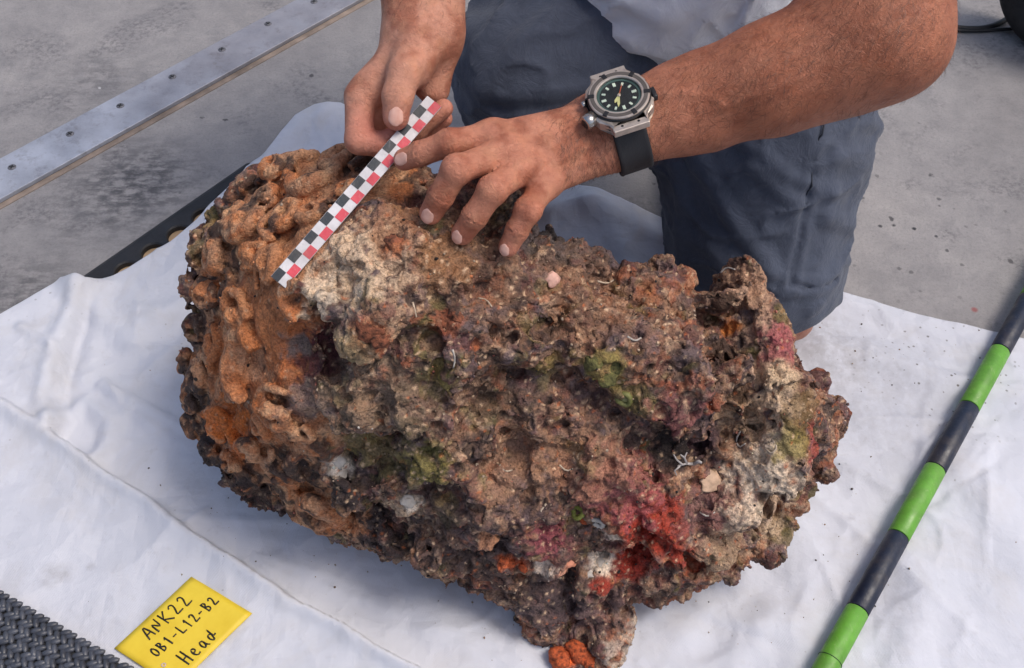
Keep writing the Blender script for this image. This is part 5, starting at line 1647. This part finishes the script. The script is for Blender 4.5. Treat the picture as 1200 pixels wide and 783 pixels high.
# lugs screws, crown with guard
for sy in (-1, 1):
    bm = bmesh.new(); frame_box(bm, WP(0, sy * .0275, -.0042), w3, w12, wn0, .0150, .0034, .0034, .0008, 2); link("lug", bm_mesh("lug", bm), ti, watch, smooth=False)
    for sx in (-1, 1):
        bm = bmesh.new(); disc(bm, WP(sx * .0065, sy * .0268, -.0013), wn0, w3, .0011, .0003, 14); link("lug_screw", bm_mesh("lug_screw", bm), dkm, watch)
cc_ = WP(-.0285, -.0100, -.0042); ca = nrm(-w3 * .93 - w12 * .36)
bm = bmesh.new(); disc(bm, cc_ - ca * .006, ca, wn0, .0066, .0095, 28, .0062, .0012); link("crown_guard", bm_mesh("crown_guard", bm), shiny, watch)
bm = bmesh.new(); disc(bm, cc_ + ca * .0034, ca, wn0, .0042, .0008, 24, .0040, .0003); link("crown_cap", bm_mesh("crown_cap", bm), dkm, watch)
bm = bmesh.new(); disc(bm, WP(-.0250, .0075, -.0040), -w3, wn0, .0030, .0035, 20, .0028, .0006); link("push_button", bm_mesh("push_button", bm), shiny, watch)
bm = bmesh.new(); frame_box(bm, WP(.0262, -.004, -.004), w3, w12, wn0, .0022, .0055, .003, .001, 2); link("side_guard", bm_mesh("side_guard", bm), dkm, watch)
# strap round the wrist
sx_ = nrm(wn0 - L_axis * np.dot(wn0, L_axis)); sy_ = nrm(np.cross(L_axis, sx_))
ax_c = LW2 + L_axis * np.dot(WC - LW2, L_axis)
bm = bmesh.new(); R_ = []
NS = 72
AN = 2 * math.pi * np.arange(NS) / NS
DR = np.cos(AN)[:, None] * sx_ + np.sin(AN)[:, None] * sy_
RB = np.zeros(NS)
for off_ in (-.0130, 0, .0130):
    q = ax_c + L_axis * off_ + DR * .07
    for _ in range(16): q = q - DR * (np.maximum(left_arm(q.astype(np.float32)), 0) * .85)[:, None]
    RB = np.maximum(RB, ((q - ax_c) * DR).sum(1))
R_ = list(zip(DR, RB))
rads = np.array([r_[1] for r_ in R_]); rads = (np.roll(rads, 1) + rads * 2 + np.roll(rads, -1)) / 4
rings_ = []
for (dr_, _), rr in zip(R_, rads):
    prof = [(-.0140, .0008), (-.0140, .0030), (-.0126, .0040), (-.0105, .0034), (.0105, .0034), (.0126, .0040), (.0140, .0030), (.0140, .0008)]
    rings_.append([bm.verts.new(ax_c + L_axis * o_ + dr_ * (rr + h_)) for o_, h_ in prof])
for k_ in range(NS):
    for q in range(7): bm.faces.new((rings_[k_][q], rings_[k_][q + 1], rings_[(k_ + 1) % NS][q + 1], rings_[(k_ + 1) % NS][q]))
link("strap", bm_mesh("strap", bm), simple("strap_rubber", lin(30, 30, 35), 0.6, bump=0.0002, bscale=700), watch)
print("watch gap", np.linalg.norm(WC - ax_c), rads.max(), rads[0])

# ---- black wheel and cable at the far right
wc_ = np.array([.868, 1.40, .112])
wheel = empty("cart_wheel", wc_ * np.array([1, 1, 0]), "black rubber wheel with a blue grey hub, cut by the right edge", "wheel")
wa = nrm(np.array([-.75, -.66, .0])); wy = nrm(np.cross(Z0, wa))
bm = bmesh.new(); G = []
for k_ in range(48):
    a = 2 * math.pi * k_ / 48; e_ = wy * math.cos(a) + Z0 * math.sin(a)
    G.append([bm.verts.new(wc_ + e_ * (.088 + .026 * math.cos(b_)) + wa * .034 * math.sin(b_)) for b_ in np.linspace(0, 2 * math.pi, 17)[:-1]])
for k_ in range(48):
    for q in range(16): bm.faces.new((G[k_][q], G[(k_ + 1) % 48][q], G[(k_ + 1) % 48][(q + 1) % 16], G[k_][(q + 1) % 16]))
link("tyre", bm_mesh("tyre", bm), simple("tyre_black", lin(26, 25, 27), 0.75, bump=.001, bscale=150), wheel)
bm = bmesh.new(); disc(bm, wc_ - wa * .02, wa, wy, .072, .032, 32, .066, .006); hub = link("hub", bm_mesh("hub", bm), simple("hub_blue", lin(120, 132, 160), 0.5), wheel)
bm = bmesh.new(); disc(bm, wc_ + wa * .012, wa, wy, .02, .014, 24, .018, .003); link("hub_cap", bm_mesh("hub_cap", bm), dkm, hub)
cable_m = simple("cable_black", lin(24, 23, 26), 0.5)
def cable(lst, r_, label):
    pts = [PZ(x, y, r_ + .001) for x, y in lst]
    P_ = np.array(pts)
    for _ in range(3):
        Q = [P_[0]]
        for a, b in zip(P_[:-1], P_[1:]): Q += [a * .75 + b * .25, a * .25 + b * .75]
        P_ = np.array(Q + [P_[-1]])
    o = link("cable", tube_mesh("cable", P_, r_, 10), cable_m); tag(o, label, "cable"); return o
cable([(1060, 20), (1090, 28), (1115, 32), (1140, 34), (1160, 32), (1178, 24), (1200, 8)], .0045, "black cable curving up to the top right corner behind the elbow")
cable([(1062, 24), (1095, 32), (1120, 36), (1150, 36), (1180, 34), (1215, 33)], .003, "thinner straight black cable lying beside the curved one at right")
print("all done", round(time.time() - T0, 1))
